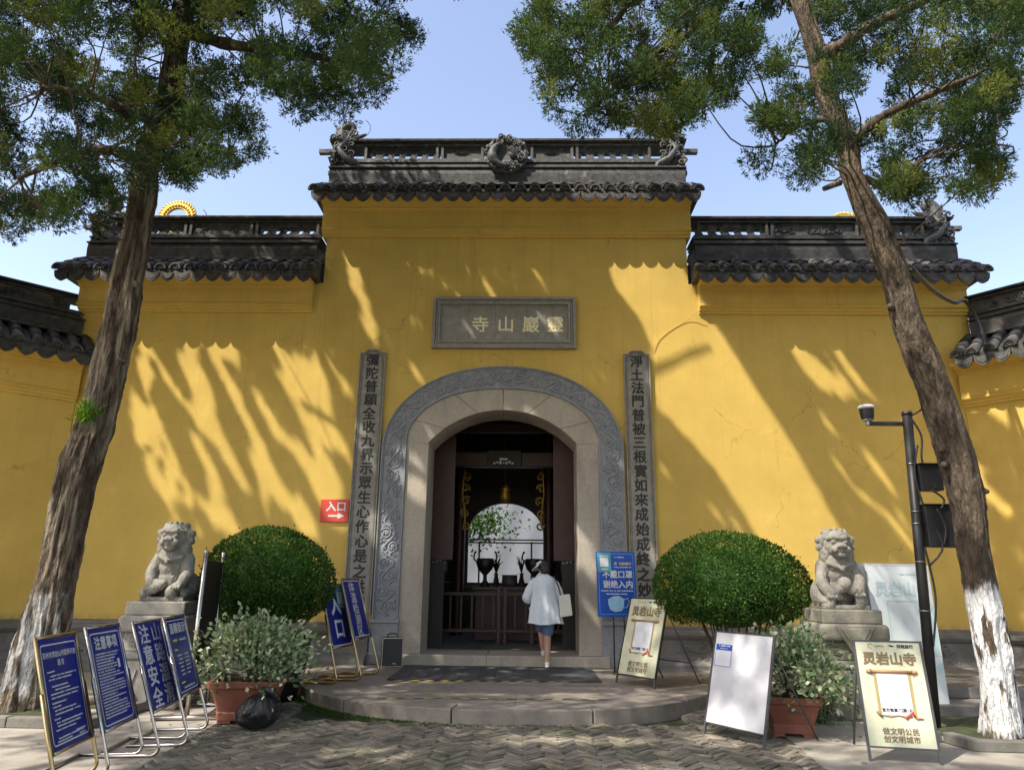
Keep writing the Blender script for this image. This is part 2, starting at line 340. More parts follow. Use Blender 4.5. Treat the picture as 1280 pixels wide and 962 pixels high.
# herringbone of bricks set on edge, each a little out of level
bw = .056; Lb = 4; c45 = math.cos(PI/4); Vb = []; Fb = []
rr = random.Random(3)
for i in range(-170, 170):
    for j in range(-170, 170):
        mm = (i-j) % (2*Lb)
        if mm == 0: x0, y0, x1, y1 = i, j, i+Lb, j+1
        elif mm == 2*Lb-1: x0, y0, x1, y1 = i, j, i+1, j+Lb
        else: continue
        cx, cy = (x0+x1)/2*bw, (y0+y1)/2*bw
        X = (cx-cy)*c45+.1; Y = (cx+cy)*c45-7.6
        if not (-2.75 < X < 2.95 and -12.6 < Y < -2.9): continue
        if Y > -3.9 and abs(X) < 2.2: continue
        gp = .004; hx = (x1-x0)*bw/2-gp; hy = (y1-y0)*bw/2-gp
        tx, ty, dz = rr.gauss(0, .05), rr.gauss(0, .05), rr.gauss(-.006, .004)
        o = len(Vb)
        for zz, e in ((-.045, 0), (0, -.0), (0, .006)):
            for sx, sy in ((-1, -1), (1, -1), (1, 1), (-1, 1)):
                ax, ay = sx*(hx-e), sy*(hy-e); z = zz+dz+(ax*tx+ay*ty if zz > -.04 else 0)+(.0 if e else (-.006 if zz > -.04 else 0))
                Vb.append((X+(ax-ay)*c45, Y+(ax+ay)*c45, z))
        for k in range(4):
            for q in (0, 4): Fb.append((o+q+k, o+q+(k+1) % 4, o+q+4+(k+1) % 4, o+q+4+k))
        Fb.append((o+8, o+9, o+10, o+11))
g = MB(); g.add(Vb, Fb); obj('brick_paving', g, M['brick'], kind='structure')
# rounded stone platform in front of the door: kerb stones with joints round a slab floor
def plat(a):
    s, c = math.sin(a), math.cos(a)
    return (.17+3.0*abs(c)**.86*(1 if c > 0 else -1), -4.06*abs(s)**.86)
g = MB(); ins = .93
arc = [plat(PI*k/72) for k in range(73)]
g.prism([(x*ins+.012, y*.915) for x, y in arc], -.05, .131, 'z')
cuts = [0, 11, 20, 30, 39, 49, 60, 72]
for k in range(len(cuts)-1):
    a = [plat(PI*(cuts[k]+(cuts[k+1]-cuts[k])*(q+(.03 if q == 0 else -.03 if q == 6 else 0))/6)/72) for q in range(7)]
    g.prism(a+[(x*ins+.014, y*.916) for x, y in a][::-1], -.05, .1345, 'z')
obj('platform', g, M['slab'], bevel=.012, seg=3, kind='structure')
g = MB()
for k, yy in enumerate((-.55, -1.35, -2.2, -2.95)):
    hw = [2.6, 2.6, 2.45, 2.1][k]; g.box(-hw+.17, hw+.17, yy-.003, yy+.003, .1305, .1318)
for k, (xx, y0, y1) in enumerate([(-1.0, -2.2, -1.35), (.9, -2.2, -1.35), (-1.6, -1.35, -.55), (.1, -1.35, -.55), (-.5, -2.95, -2.2), (1.3, -2.95, -2.2), (.3, -3.7, -2.95)]):
    g.box(xx-.003, xx+.003, y0, y1, .1305, .1318)
obj('paving_joints', g, M['soil'], kind='structure')
# moss and grass along the foot of the platform
def blades(n, fn, h, wd, mi=0):
    V = np.zeros((n, 4, 3)); P = np.array([fn() for _ in range(n)])
    a = RNG.uniform(0, 2*PI, n); hh = h*RNG.uniform(.5, 1.2, n); le = RNG.normal(0, .4, (n, 2))
    d = np.stack([np.cos(a), np.sin(a), 0*a], 1)*wd
    tip = P+np.concatenate([le*hh[:, None], hh[:, None]], 1)
    V[:, 0] = P-d; V[:, 1] = P+d; V[:, 2] = tip+d*.2; V[:, 3] = tip-d*.2
    return V.reshape(-1, 3), np.arange(4*n).reshape(n, 4), np.full(n, mi), False
def mossp():
    a = random.gauss(2.2, .3)
    x, y = plat(min(max(a, .2), 3)); k = 1+abs(random.gauss(0, .022)); return (.17+(x-.17)*k, y*k-.01, -.012)
go = obj('moss', blades(2600, mossp, .022, .006), M['grass'], kind='stuff'); go['label'] = 'green moss growing along the foot of the stone platform'

# stone terrace and kerbs
t = thing('stone_terrace', 'low mossy stone ledge behind the whitewashed right tree', 'ledge', (0, 0, 0))
g = MB(); x = 4.75
for wx in (.9, 1.1, .8, 1.2): g.box(x, x+wx-.01, -3.25, -.5, .0, .12); x += wx
obj('lower_ledge', g, M['plinthstone'], t, bevel=.012)
g = MB(); x = 4.95
for wx in (1.2, .9, 1.3, .6): g.box(x, x+wx-.01, -2.7, -.5, .121, .24); x += wx
obj('upper_ledge', g, M['plinthstone'], t, bevel=.012)
def kerb(label, pts, m):
    t = MB()
    for (x0, y0), (x1, y1) in pts:
        L = math.hypot(x1-x0, y1-y0); n = max(1, round(L/.45)); a = math.atan2(y1-y0, x1-x0)
        for k in range(n):
            t.box(k*L/n+.004, (k+1)*L/n-.004, 0, .11, 0, .095+random.uniform(-.004, .004), M=Matrix.Translation((x0, y0, 0))@Matrix.Rotation(a, 4, 'Z'))
    tag(obj('tree_kerb', t, m, bevel=.01), label, 'kerb')
kerb('low stone kerb around the foot of the left juniper', [((-6.2, -4.62), (-3.72, -4.62)), ((-3.72, -4.62), (-3.72, -3.4))], M['plinthstone'])
kerb('mossy low stone kerb around the foot of the right juniper', [((4.28, -4.62), (4.36, -4.98)), ((4.36, -4.98), (6.6, -5.15)), ((4.28, -4.62), (4.35, -3.3))], M['plinthstone'])
g = MB(); n = 20
V = [(x, y, .02+.03*math.sin(x*7)*math.cos(y*6)) for x in np.linspace(4.45, 6.4, n) for y in np.linspace(-4.9, -3.3, n)]
g.add(V, [(i*n+j, i*n+j+1, (i+1)*n+j+1, (i+1)*n+j) for i in range(n-1) for j in range(n-1)], 0, True)
V = [(x, y, .02+.03*math.sin(x*7)*math.cos(y*6)) for x in np.linspace(-6.2, -3.84, n) for y in np.linspace(-4.5, -3.3, n)]
g.add(V, [(i*n+j, i*n+j+1, (i+1)*n+j+1, (i+1)*n+j) for i in range(n-1) for j in range(n-1)], 0, True)
obj('tree_bed_soil', g, M['soil'], kind='structure')

# ------------------------------------------------------------ tiled wall tops
SP = .272
def roof(parent, x0, x1, ze, k=1., ornL=False, ornR=False, layout=None, back=1.2, medallion=False):
    """tiled coping along x; drip tips at height ze; k scales the ridge height"""
    n = max(2, round((x1-x0)/SP)); sp = (x1-x0)/n
    t = MB(); sl = [(-.5, .19), (.17, .64)]
    t.prism([(y, ze+z) for y, z in [(-.5, .16), (-.5, .19), (.17, .64), (.53, .64), (back, .19), (back, .16)]], x0, x1, 'x')
    t.box(x0+.02, x1-.02, -.498, -.47, ze+.135, ze+.20)
    for i in range(n+1):                                         # cover tiles, three lapped lengths each, over the slope
        xc = x0+i*sp
        if i == 0: xc += .05
        if i == n: xc -= .05
        xc += random.uniform(-.008, .008)
        for j in range(3):
            p0 = np.array([xc, -.53+.22*j, ze+.215+.148*j]); p1 = p0+np.array([0, .27, .175]); dz = .0
            Q = []
            for P, rad in ((p0, .098), (p1, .082)):
                for a in np.linspace(0, PI, 9): Q.append(P+np.array([rad*math.cos(a), -.3*rad*math.sin(a), rad*math.sin(a)*.95]))
            t.add(Q, [(a, a+1, 9+a+1, 9+a) for a in range(8)], 0, True)
        ar = [(xc+.105*math.cos(a), ze+.205+.112*math.sin(a)) for a in np.linspace(0, PI, 11)]+[(xc+.074*math.cos(a), ze+.205+.080*math.sin(a)) for a in np.linspace(PI, 0, 11)]
        t.prism(ar, -.56, -.50, 'y')
        t.prism([(xc+.076*math.cos(a), ze+.203+.082*math.sin(a)) for a in np.linspace(0, PI, 9)], -.535, -.50, 'y')
        for a in np.linspace(.35, PI-.35, 5): t.ball((xc+.045*math.cos(a), -.537, ze+.215+.042*math.sin(a)), .014, 6, 4)
        t.box(xc-.03, xc+.03, -.542, -.53, ze+.205, ze+.222)
    for i in range(n):                                           # hanging drip tiles between them
        xc = x0+(i+.5)*sp+random.uniform(-.008, .008); q = .5*sp-.004; tip = random.uniform(-.012, .008)
        sh = [(xc-q, ze+.185), (xc-q, ze+.13), (xc-q*.90, ze+.07), (xc-q*.62, ze+.018), (xc-q*.28, ze-.008), (xc, ze-.018+tip), (xc+q*.28, ze-.008), (xc+q*.62, ze+.018), (xc+q*.90, ze+.07), (xc+q, ze+.13), (xc+q, ze+.185)]
        sh += [(xc+q*.6, ze+.15), (xc, ze+.125), (xc-q*.6, ze+.15)]
        t.prism(sh, -.53+random.uniform(-.006, .006), -.50, 'y')
        rim = [(xc-q*.78, ze+.13), (xc-q*.5, ze+.05), (xc, ze+.018), (xc+q*.5, ze+.05), (xc+q*.78, ze+.13)]
        t.tube([(a, -.533, b) for a, b in rim], .007, 5)
        Q = []                                                    # pan tile trough running up the slope
        for y, z in ((-.5, .19), (.17, .64)):
            for a in np.linspace(-1, 1, 6): Q.append((xc+a*q*.8, y, ze+z+.045*a*a+.004))
        t.add(Q, [(a, a+1, 6+a+1, 6+a) for a in range(5)], 0, True)
    obj('roof_tiles', t, M['tile'], parent)
    z0 = ze+.64; yb0, yb1 = .13, .57
    r = MB(); Z = lambda v: ze+.80+(v-.80)*k
    r.prism([(yb0-.02, z0), (yb0-.08, z0+.06), (yb0-.095, Z(.88)), (yb0-.085, Z(.97)), (yb0-.05, Z(1.04)), (yb0-.01, Z(1.08)), (yb1+.01, Z(1.08)), (yb1+.06, Z(.95)), (yb1+.02, z0)], x0+.12, x1-.12, 'x')
    r.box(x0+.08, x1-.08, yb0-.115, yb1+.08, z0+.001, z0+.045); r.box(x0+.1, x1-.1, yb0-.115, yb1+.08, Z(1.0), Z(1.03))
    for a, b, e in ((1.08, 1.12, .02), (1.12, 1.155, -.02), (1.155, 1.20, .035), (1.20, 1.26, .0)):
        r.box(x0+.12-e, x1-.12+e, yb0-e, yb1+e, Z(a)+.001, Z(b))
    for a, b, e in ((1.56, 1.60, .015), (1.60, 1.635, -.015)):
        r.box(x0+.1, x1-.1, yb0+.04-e, yb1-.04+e, Z(a), Z(b)-.001)
    r.prism([(yb0-.02, Z(1.635)), (yb0-.03, Z(1.68)), (.25, Z(1.74)), (.45, Z(1.74)), (yb1+.03, Z(1.68)), (yb1+.02, Z(1.635))], x0+.05, x1-.05, 'x')
    obj('ridge', r, M['tileworn'] if k == 1 else M['tile'], parent, bevel=.006)
    y0, y1 = .22, .36
    for kind, a, b in layout or [('open', x0+.35, x1-.35)]:
        o = MB(); o.box(a, a+.05, y0-.05, y1+.05, Z(1.26), Z(1.56)); o.box(b-.05, b, y0-.05, y1+.05, Z(1.26), Z(1.56))
        a += .05; b -= .05
        if kind == 'open':
            o.box(a, b, y0, y1, Z(1.475), Z(1.558)); o.box(a, b, y0, y1, Z(1.262), Z(1.315))
            m_ = max(1, round((b-a)/.23))
            for i in range(m_+1):
                xc = a+(b-a)*i/m_; wv = random.choice((.045, .06))
                o.prism([(max(xc-wv*1.6, a), Z(1.315)), (max(xc-wv*.9, a), Z(1.37)), (max(xc-wv*.9, a), Z(1.40)), (max(xc-wv*1.5, a), Z(1.475)), (min(xc+wv*1.5, b), Z(1.475)), (min(xc+wv*.9, b), Z(1.40)), (min(xc+wv*.9, b), Z(1.37)), (min(xc+wv*1.6, b), Z(1.315))], y0+.01, y1-.01, 'y')
            for i in range(m_):
                xc = a+(b-a)*(i+.5)/m_; o.tube([(xc-.06, y0-.005, Z(1.53)), (xc, y0-.012, Z(1.50)), (xc+.06, y0-.005, Z(1.53))], .012, 5)
        elif kind == 'hole':
            xm = (a+b)/2
            o.box(a, xm-.17, y0, y1, Z(1.262), Z(1.558)); o.box(xm+.17, b, y0, y1, Z(1.262), Z(1.558))
            for s in (0, 1):
                pz = [(xm-.17, Z(1.40)), (xm-.06, Z(1.36 if not s else 1.45)), (xm+.06, Z(1.36 if not s else 1.45)), (xm+.17, Z(1.40)), (xm+.17, Z(1.262 if not s else 1.558)), (xm-.17, Z(1.262 if not s else 1.558))]
                o.prism(pz, y0, y1, 'y')
        else:                                                    # carved figures on a closed panel
            o.box(a, b, y0, y1, Z(1.262), Z(1.558)); rn = random.Random(int(a*100)); zc = Z(1.41)
            for i in range(max(2, int((b-a)/.16))):
                xc = a+.1+(b-a-.2)*rn.random(); s = spiral(xc, zc+rn.uniform(-.05, .05), .015, .07, rn.uniform(0, 6), 1.2, 10)
                o.tube([(p, y0-.01, q) for p, q in s], .014, 5)
                o.ball((xc+rn.uniform(-.06, .06), y0-.005, zc+rn.uniform(-.07, .07)), (.05, .02, .025), 7, 5, rot=(0, rn.uniform(-1, 1), 0))
        obj('pierced_panel', o, M['tileworn'] if k == 1 else M['tile'], parent)
    for s, on in ((-1, ornL), (1, ornR)):
        if on: ridge_end(parent, (x0 if s < 0 else x1)-s*.30, ze+.80, k, s)
def ridge_end(parent, xc, z, k, s):
    o = MB(); rn = random.Random(int(abs(xc)*37))
    for i in range(9):                                           # stacked, outward stepping courses of moulded clay
        zz = z+.02+i*.095*k; e = .10*math.sin(i*1.35)+.03*i/9
        o.box(*sorted((xc-s*.12, xc+s*(.17+e*.6))), .12, .58, zz, zz+.075*k)
    o.box(*sorted((xc+s*.1, xc+s*.50)), .30, .40, z+.70*k, z+.78*k)            # short spar
    for i in range(26):                                          # curling leaves and scales
        a, b = xc+s*rn.uniform(-.25, .2), z+k*rn.uniform(.05, 1.0)
        q = spiral(a, b, .012, rn.uniform(.05, .10), rn.uniform(0, 6), 1.15, 10)
        yy = rn.uniform(.06, .12); o.tube([(p, yy, r_) for p, r_ in q], .02, 5)
    o.tube([(xc-s*.40, .11, z+.08), (xc-s*.32, .07, z+.30*k), (xc-s*.1, .06, z+.42*k), (xc+s*.05, .10, z+.66*k), (xc-s*.12, .12, z+.9*k)], [.035, .06, .065, .055, .03], 8)
    P = [(xc+s*.02, .3, z+.85*k), (xc+s*.06, .3, z+1.05*k), (xc+s*.02, .3, z+1.22*k), (xc-s*.08, .3, z+1.30*k), (xc-s*.15, .3, z+1.24*k), (xc-s*.13, .3, z+1.15*k), (xc-s*.07, .3, z+1.15*k)]
    o.tube(spline(P, 24), np.linspace(.13, .03, 24), 8)
    for i in range(5): o.tube([(xc+s*.05, .3, z+(.86+.07*i)*k), (xc+s*(.16+.02*(i % 2)), .3, z+(.90+.08*i)*k), (xc+s*.20, .3, z+(.97+.08*i)*k)], [.04, .03, .008], 6)
    for i in range(3): o.tube([(xc-s*(.1+.05*i), .3, z+.98*k), (xc-s*(.2+.06*i), .28, z+1.05*k), (xc-s*(.32+.05*i), .28, z+(1.02+.04*i)*k)], [.05, .04, .01], 6)
    obj('ridge_ornament', o, M['tileworn'], parent)
def fascia(parent, x0, x1, zb, zt, depth=.7, ends=True):
    f = MB(); h = zt-zb
    f.prism([(.003, zb), (-.045, zb), (-.045, zb+.035), (-.085, zb+.05), (-.085, zb+.085), (-.145, zb+.11), (-.145, zb+.14), (-.118, zb+.155), (-.118, zt-.085), (-.17, zt-.06), (-.17, zt-.03), (-.38, zt+.01), (-.45, zt+.02), (-.45, zt+.045), (0, zt+.2), (depth+.4, zt+.04), (depth+.4, zt+.01), (depth+.1, zt), (depth+.1, zb), (depth, zb)], x0, x1, 'x')
    return obj('eave_fascia', f, M['plaster'], parent, bevel=.008)

gate = thing('temple_gate', 'yellow plastered temple gate wall with raised centre and arched stone doorway', 'gate', (0, 0, 0))
zs, ze_ = 3.55, 4.95
arcw = [(1.80*math.cos(a), zs+1.22*math.sin(a)) for a in np.linspace(0, PI, 41)]
W_ = MB(); W_.prism([(1.80, 0), (8.12, 0), (8.12, 6.55), (3.28, 6.55), (3.28, 8.15), (-3.28, 8.15), (-3.28, 6.55), (-7.66, 6.55), (-7.66, 0), (-1.80, 0)]+arcw[::-1], 0, .7, 'y')
obj('wall', W_, M['plaster'], gate)
fascia(gate, -3.36, 3.36, 7.44, 8.02)
fascia(gate, -7.64, -3.43, 5.97, 6.48); fascia(gate, 3.43, 8.10, 5.97, 6.48)
roof(gate, -3.48, 3.48, 7.92, 1., True, True, [('open', -2.75, -1.32), ('hole', -1.27, -.45), ('hole', .45, 1.27), ('open', 1.32, 2.75)])
roof(gate, -7.86, -3.34, 6.38, .88, True, False, [('open', -7.2, -6.0), ('carved', -5.95, -4.75), ('open', -4.7, -3.5)])
roof(gate, 3.34, 8.28, 6.38, .88, False, True, [('open', 3.55, 4.85), ('carved', 4.9, 6.5), ('open', 6.55, 7.7)])
md = MB(); rn = random.Random(5)                                  # openwork roundel in the middle of the ridge
Mm = Matrix.Translation((0, .03, 9.16))@Matrix.Rotation(PI/2, 4, 'X')
md.lathe([(0, .0), (.36, .0), (.40, .03), (.40, .07), (.36, .09), (.32, .06), (.0, .05)], 40, M=Mm)
for i in range(46):
    a = rn.uniform(0, 2*PI); r_ = rn.uniform(.20, .40); q = spiral(r_*math.cos(a), r_*math.sin(a), .012, rn.uniform(.035, .07), rn.uniform(0, 6), 1.2, 9)
    md.tube([(p, q_, .085+rn.uniform(0, .03)) for p, q_ in q], .016, 5, M=Mm)
cs = [(.24*math.cos(a), .24*math.sin(a)) for a in np.linspace(1.9, 4.9, 20)]
md.tube([(p-.03, q_-.02, .11) for p, q_ in cs], np.concatenate([np.linspace(.03, .10, 10), np.linspace(.10, .03, 10)]), 8, M=Mm)
md.ball((.12, .02, .10), (.10, .12, .04), 10, 7, M=Mm)
for i in range(8): md.tube([(.02+.03*i, .05-.02*i, .12), (.1+.02*i, .13-.03*i, .14), (.2, .1-.035*i, .11)], [.02, .016, .006], 5, M=Mm)
obj('medallion', md, M['tileworn'], gate)
# plinth of moulded grey stone with carved dado, left and right of the platform
prof = [(.0, .0), (-.42, .0), (-.42, .13), (-.34, .14), (-.34, .20), (-.22, .27), (-.15, .29), (-.13, .31), (-.13, .55), (-.17, .57), (-.21, .62), (-.21, .675), (-.12, .69), (-.12, .73), (.0, .745)]
for a, b in ((-7.5, -2.06), (2.06, 7.7)): pl = MB(); pl.prism(prof, a, b, 'x'); obj('plinth', pl, M['plinthstone'], gate, bevel=.01)
rls = [MB(), MB()]
for x in np.arange(-6.9, 7.3, .62):
    if abs(x) < 2.6: continue
    rl = rls[int(x > 0)]
    for s in (-1, 1):
        q = spiral(x+s*.13, .43, .015, .085, 0 if s > 0 else PI, 1.3*s, 12); rl.tube([(p, -.134, z) for p, z in q], .013, 5)
    rl.tube([(x-.28, -.133, .36), (x-.1, -.135, .40), (x+.1, -.135, .36), (x+.28, -.133, .42)], .012, 5)
    for kx in range(6): rl.ball((x-.26+.103*kx, -.20, .265), (.048, .05, .03), 8, 5)
for rl in rls: obj('carved_relief', rl, M['plinthstone'], gate)

# doorway: granite jambs and arch, carved bluestone band
def half_in(n=24):
    p = [(1.245, z) for z in np.linspace(.285, 3.62, 10)]
    Rr = (1.245**2+.57**2)/(2*.57); zc = 4.21-Rr; a0 = math.asin(1.245/Rr)
    return p+[(Rr*math.sin(a), zc+Rr*math.cos(a)) for a in np.linspace(a0, 0, n)]
def half_mid(n=24):
    p = [(1.615, z) for z in np.linspace(.285, 3.66, 10)]
    return p+[(1.615*math.cos(a)**.86, 3.66+.92*math.sin(a)) for a in np.linspace(0, PI/2, n)]
def half_out(n=24):
    p = [(2.03, z) for z in np.linspace(.285, 3.5, 10)]
    return p+[(2.03*math.cos(a)**.92, 3.5+1.48*math.sin(a)**.98) for a in np.linspace(0, PI/2, n)]
def full(h): return h+[(-x, z) for x, z in h[:-1][::-1]]
def shell(A, B, y0, y1, mb):
    n = len(A); V = [(x, y0, z) for x, z in A]+[(x, y0, z) for x, z in B]+[(x, y1, z) for x, z in A]+[(x, y1, z) for x, z in B]; Fc = []
    for i in range(n-1):
        Fc += [(i, i+1, n+i+1, n+i), (2*n+i, 3*n+i, 3*n+i+1, 2*n+i+1), (i, 2*n+i, 2*n+i+1, i+1), (n+i, n+i+1, 3*n+i+1, 3*n+i)]
    Fc += [(0, n, 3*n, 2*n), (n-1, 3*n-1, 4*n-1, 2*n-1)]
    mb.add(V, Fc)
A, Bm, O = full(half_in()), full(half_mid()), full(half_out())
ds = thing('door_surround', '', ''); [ds.__delitem__(k) for k in ('label', 'category')]; ds.parent = gate
js = MB(); n = len(A); i0 = 10
shell(A[:i0], Bm[:i0], -.045, .78, js); shell(A[-i0:], Bm[-i0:], -.045, .78, js)
cuts = [9, 16, 26, 33, 40, 50, len(A)-10]
def sub(Pts, a, b, e0, e1):
    q = list(Pts[a:b+1]); q[0] = (q[0][0]+(q[1][0]-q[0][0])*e0, q[0][1]+(q[1][1]-q[0][1])*e0); q[-1] = (q[-1][0]+(q[-2][0]-q[-1][0])*e1, q[-1][1]+(q[-2][1]-q[-1][1])*e1); return q
for a, b in zip(cuts[:-1], cuts[1:]): shell(sub(A, a, b, .03, .03), sub(Bm, a, b, .03, .03), -.047, .78, js)
obj('granite_arch', js, M['granite'], ds, bevel=.008)
bd = MB(); k0 = 1
Os = O[k0:-k0]; Bs = Bm[k0:-k0]
Os = [(x, max(z, .80)) for x, z in Os]; Bs = [(x, max(z, .80)) for x, z in Bs]
mix = lambda P, Q, t: [(p[0]*(1-t)+q[0]*t, p[1]*(1-t)+q[1]*t) for p, q in zip(P, Q)]
shell(mix(Bs, Os, .0), Os, -.055, .0, bd)
for t0, t1, yy in ((.0, .05, -.085), (.05, .10, -.07), (.90, .945, -.075), (.945, 1.0, -.095)): shell(mix(Bs, Os, t0), mix(Bs, Os, t1), yy, -.054, bd)
obj('arch_band', bd, M['bluestone'], ds, bevel=.004)
mid = np.array(mix(Bs, Os, .5)); nrm = np.array(Os)-np.array(Bs); seg = np.r_[0, np.cumsum(np.linalg.norm(np.diff(mid, axis=0), axis=1))]; LT = seg[-1]
def bp(s, t):
    s = min(max(s, 0), LT); c = np.array([np.interp(s, seg, mid[:, 0]), np.interp(s, seg, mid[:, 1])]); nn = np.array([np.interp(s, seg, nrm[:, 0]), np.interp(s, seg, nrm[:, 1])])
    nn = nn/np.linalg.norm(nn); p = c+nn*t; return (p[0], -.060, p[1])
rv = MB(); rn = random.Random(8); per = .46
ss = np.linspace(.05, LT-.05, 600); rv.tube([bp(s, .095*math.sin(2*PI*s/per)) for s in ss], .019, 6)
s = .1
while s < LT-.1:
    sg = 1 if math.sin(2*PI*s/per) < 0 else -1
    q = spiral(0, 0, .014, .092, rn.uniform(0, 6), -1.6*sg, 20)
    rv.tube([bp(s+a, sg*.055+b) for a, b in q], np.linspace(.022, .013, 20), 6)
    x, y, z = bp(s, sg*.055); rv.ball((x, -.062, z), (.026, .024, .026), 7, 5)
    for _ in range(8):
        an = rn.uniform(0, 6.28); rr_ = rn.uniform(.10, .15); a, c_ = rr_*math.cos(an), min(max(sg*.05+rr_*math.sin(an)*.9, -.145), .145)
        P0, P1, P2 = bp(s+a*.75, c_*.8), bp(s+a, c_), bp(s+a*1.15+.02*math.sin(an), min(max(c_*1.15, -.155), .155)); rv.tube([P0, P1, P2], [.010, .022, .004], 5)
    for _ in range(3):
        q = spiral(rn.uniform(-.12, .12), -sg*rn.uniform(.06, .12), .006, rn.uniform(.028, .045), rn.uniform(0, 6), 1.2, 10); rv.tube([bp(s+a, min(max(c, -.155), .155)) for a, c in q], .011, 5)
    s += per/2
obj('scroll_carving', rv, M['bluestone'], ds)
for sx in (-1, 1):
    fb = MB(); fb.box(*sorted((sx*1.60, sx*2.05)), -.11, .0, .13, .74); fb.box(*sorted((sx*1.59, sx*2.08)), -.14, .0, .741, .80); fb.box(*sorted((sx*1.59, sx*2.08)), -.13, .0, .131, .30)
    obj('pilaster_foot', fb, M['bluestone'], ds, bevel=.01)
th = MB(); th.box(-1.72, -.2, -.16, .80, .10, .284); th.box(-.197, 1.72, -.16, .80, .10, .2845); obj('threshold', th, M['granite'], gate, bevel=.015, seg=3)

# stone name board and couplets
def place_text(mb, s, size, x, y, z, bold=0., mi=0, th=.006):
    mb.text(s, size, Matrix.Translation((x, y, z))@Matrix.Rotation(PI/2, 4, 'X'), mi, bold)
pq = thing('name_board', 'carved grey stone board with four golden characters above the arched doorway', 'name board', (0, 0, 5.78))
b = MB(); b.box(-1.17, 1.17, -.05, 0, -.38, .38); obj('panel', b, M['greystone'], pq)
b = MB()
for i, (e, y) in enumerate(((0, -.11), (.055, -.085), (.10, -.10), (.14, -.065))):
    wv = [.05, .04, .035, .03][i]; X, Zz = 1.26-e, .475-e
    P, Q = [(-X, -Zz), (X, -Zz), (X, Zz), (-X, Zz), (-X, -Zz)], [(-X+wv, -Zz+wv), (X-wv, -Zz+wv), (X-wv, Zz-wv), (-X+wv, Zz-wv), (-X+wv, -Zz+wv)]
    shell(Q, P, y, -.001, b)
obj('frame', b, M['greystone'], pq, bevel=.005)
b = MB()
for x in (-.62, -.16, .40, .86): b.box(x-.002, x+.002, -.0525, -.0498, -.36, .36)
obj('joint', b, M['ink'], pq)
b = MB()
for ch, x in zip('寺山巖靈', (-.42, .03, .47, .90)): place_text(b, ch, .31, x, -.054, -.02, .004)
obj('lettering', b, M['goldpaint'], pq)
b = MB()
for ch, z in zip('趙樸初題', (.20, .07, -.06, -.19)): place_text(b, ch, .09, -.80, -.053, z)
obj('signature', b, M['greystone'], pq)
def couplet(x, s, label):
    t = thing('couplet_board', label, 'couplet', (x, 0, .86), group='stone couplets beside the doorway'); H = 4.42
    o = [(-.225, 0), (.225, 0), (.225, H-.06), (.15, H-.06), (.13, H-.03), (.09, H), (-.09, H), (-.13, H-.03), (-.15, H-.06), (-.225, H-.06)]
    b = MB(); b.prism(o, -.045, 0, 'y'); obj('slab', b, M['greystone'], t, bevel=.006)
    b = MB(); i_ = lambda q: [(a*(1-q/.225), c+(q if c < 1 else -q)) for a, c in o]
    for q0, q1, y in ((0, .022, -.075), (.034, .048, -.062), (.052, .060, -.055)):
        P, Q = i_(q0), i_(q1); shell(Q+[Q[0]], P+[P[0]], y, -.044, b)
    obj('frame', b, M['greystone'], t, bevel=.003)
    b = MB(); rn = random.Random(len(label))
    for i, ch in enumerate(s): place_text(b, ch, .225, rn.uniform(-.006, .006), -.049, H-.19-.2375*i, .006)
    obj('lettering', b, M['ink'], t)
couplet(-2.28, '彌陀普願全收九界示眾生心作心是之洪猷', 'tall stone couplet board beginning 彌陀 left of the arched doorway')
couplet(2.30, '淨土法門普被三根實如來成始成終之妙道', 'tall stone couplet board beginning 淨土 right of the arched doorway')
t = thing('entrance_sign', 'small red sign with white arrow on the yellow wall left of the doorway', 'sign', (-2.76, -.03, 2.49))
b = MB(); b.box(-.235, .235, -.008, .008, -.185, .185); obj('board', b, M['redprint'], t, bevel=.004)
b = MB(); place_text(b, '入口', .17, .02, -.0095, .07, .004); b.prism([(-.10, -.10), (.06, -.10), (.06, -.135), (.17, -.085), (.06, -.035), (.06, -.07), (-.10, -.07)], -.0105, -.009, 'y'); obj('lettering', b, M['white'], t)
b = MB()
for x in (-.15, .15): b.tube([(x, .0, -.0), (x, .033, 0)], .012, 8)
obj('fixing', b, M['steel'], t)
b = MB(); b.tube(spline([(3.42, -.125, 6.0), (3.2, -.02, 5.86), (2.75, -.015, 5.55), (2.60, -.03, 5.32)], 16), .005, 6); tag(obj('wall_cable', b, M['plaster']), 'thin painted cable running down to the right couplet board', 'cable')

# splayed flank walls
def flank(label, loc, rz, L, flip):
    t = thing('flank_wall', label, 'wall', loc, rz); a, b_ = (-L, 0) if flip else (0, L)
    q = MB(); q.box(a, b_, 0, .6, 0, 5.0); obj('wall', q, M['plaster'], t)
    fascia(t, a, b_, 4.30, 4.93, .6)
    roof(t, a+(0 if flip else .12), b_+.05, 4.86, .70, False, False, [('carved', a+i*1.3+.1, a+i*1.3+1.3) for i in range(int(L/1.3))], back=1.1)
    q = MB(); q.prism(prof, a, b_, 'x'); obj('plinth', q, M['plinthstone'], t, bevel=.01)
flank('yellow tiled flank wall behind the left juniper, running towards the viewer', (-7.42, -.02, 0), R(45), 5.5, True)
flank('yellow tiled flank wall behind the right juniper, running towards the viewer', (7.82, -.02, 0), R(-50), 5.5, False)
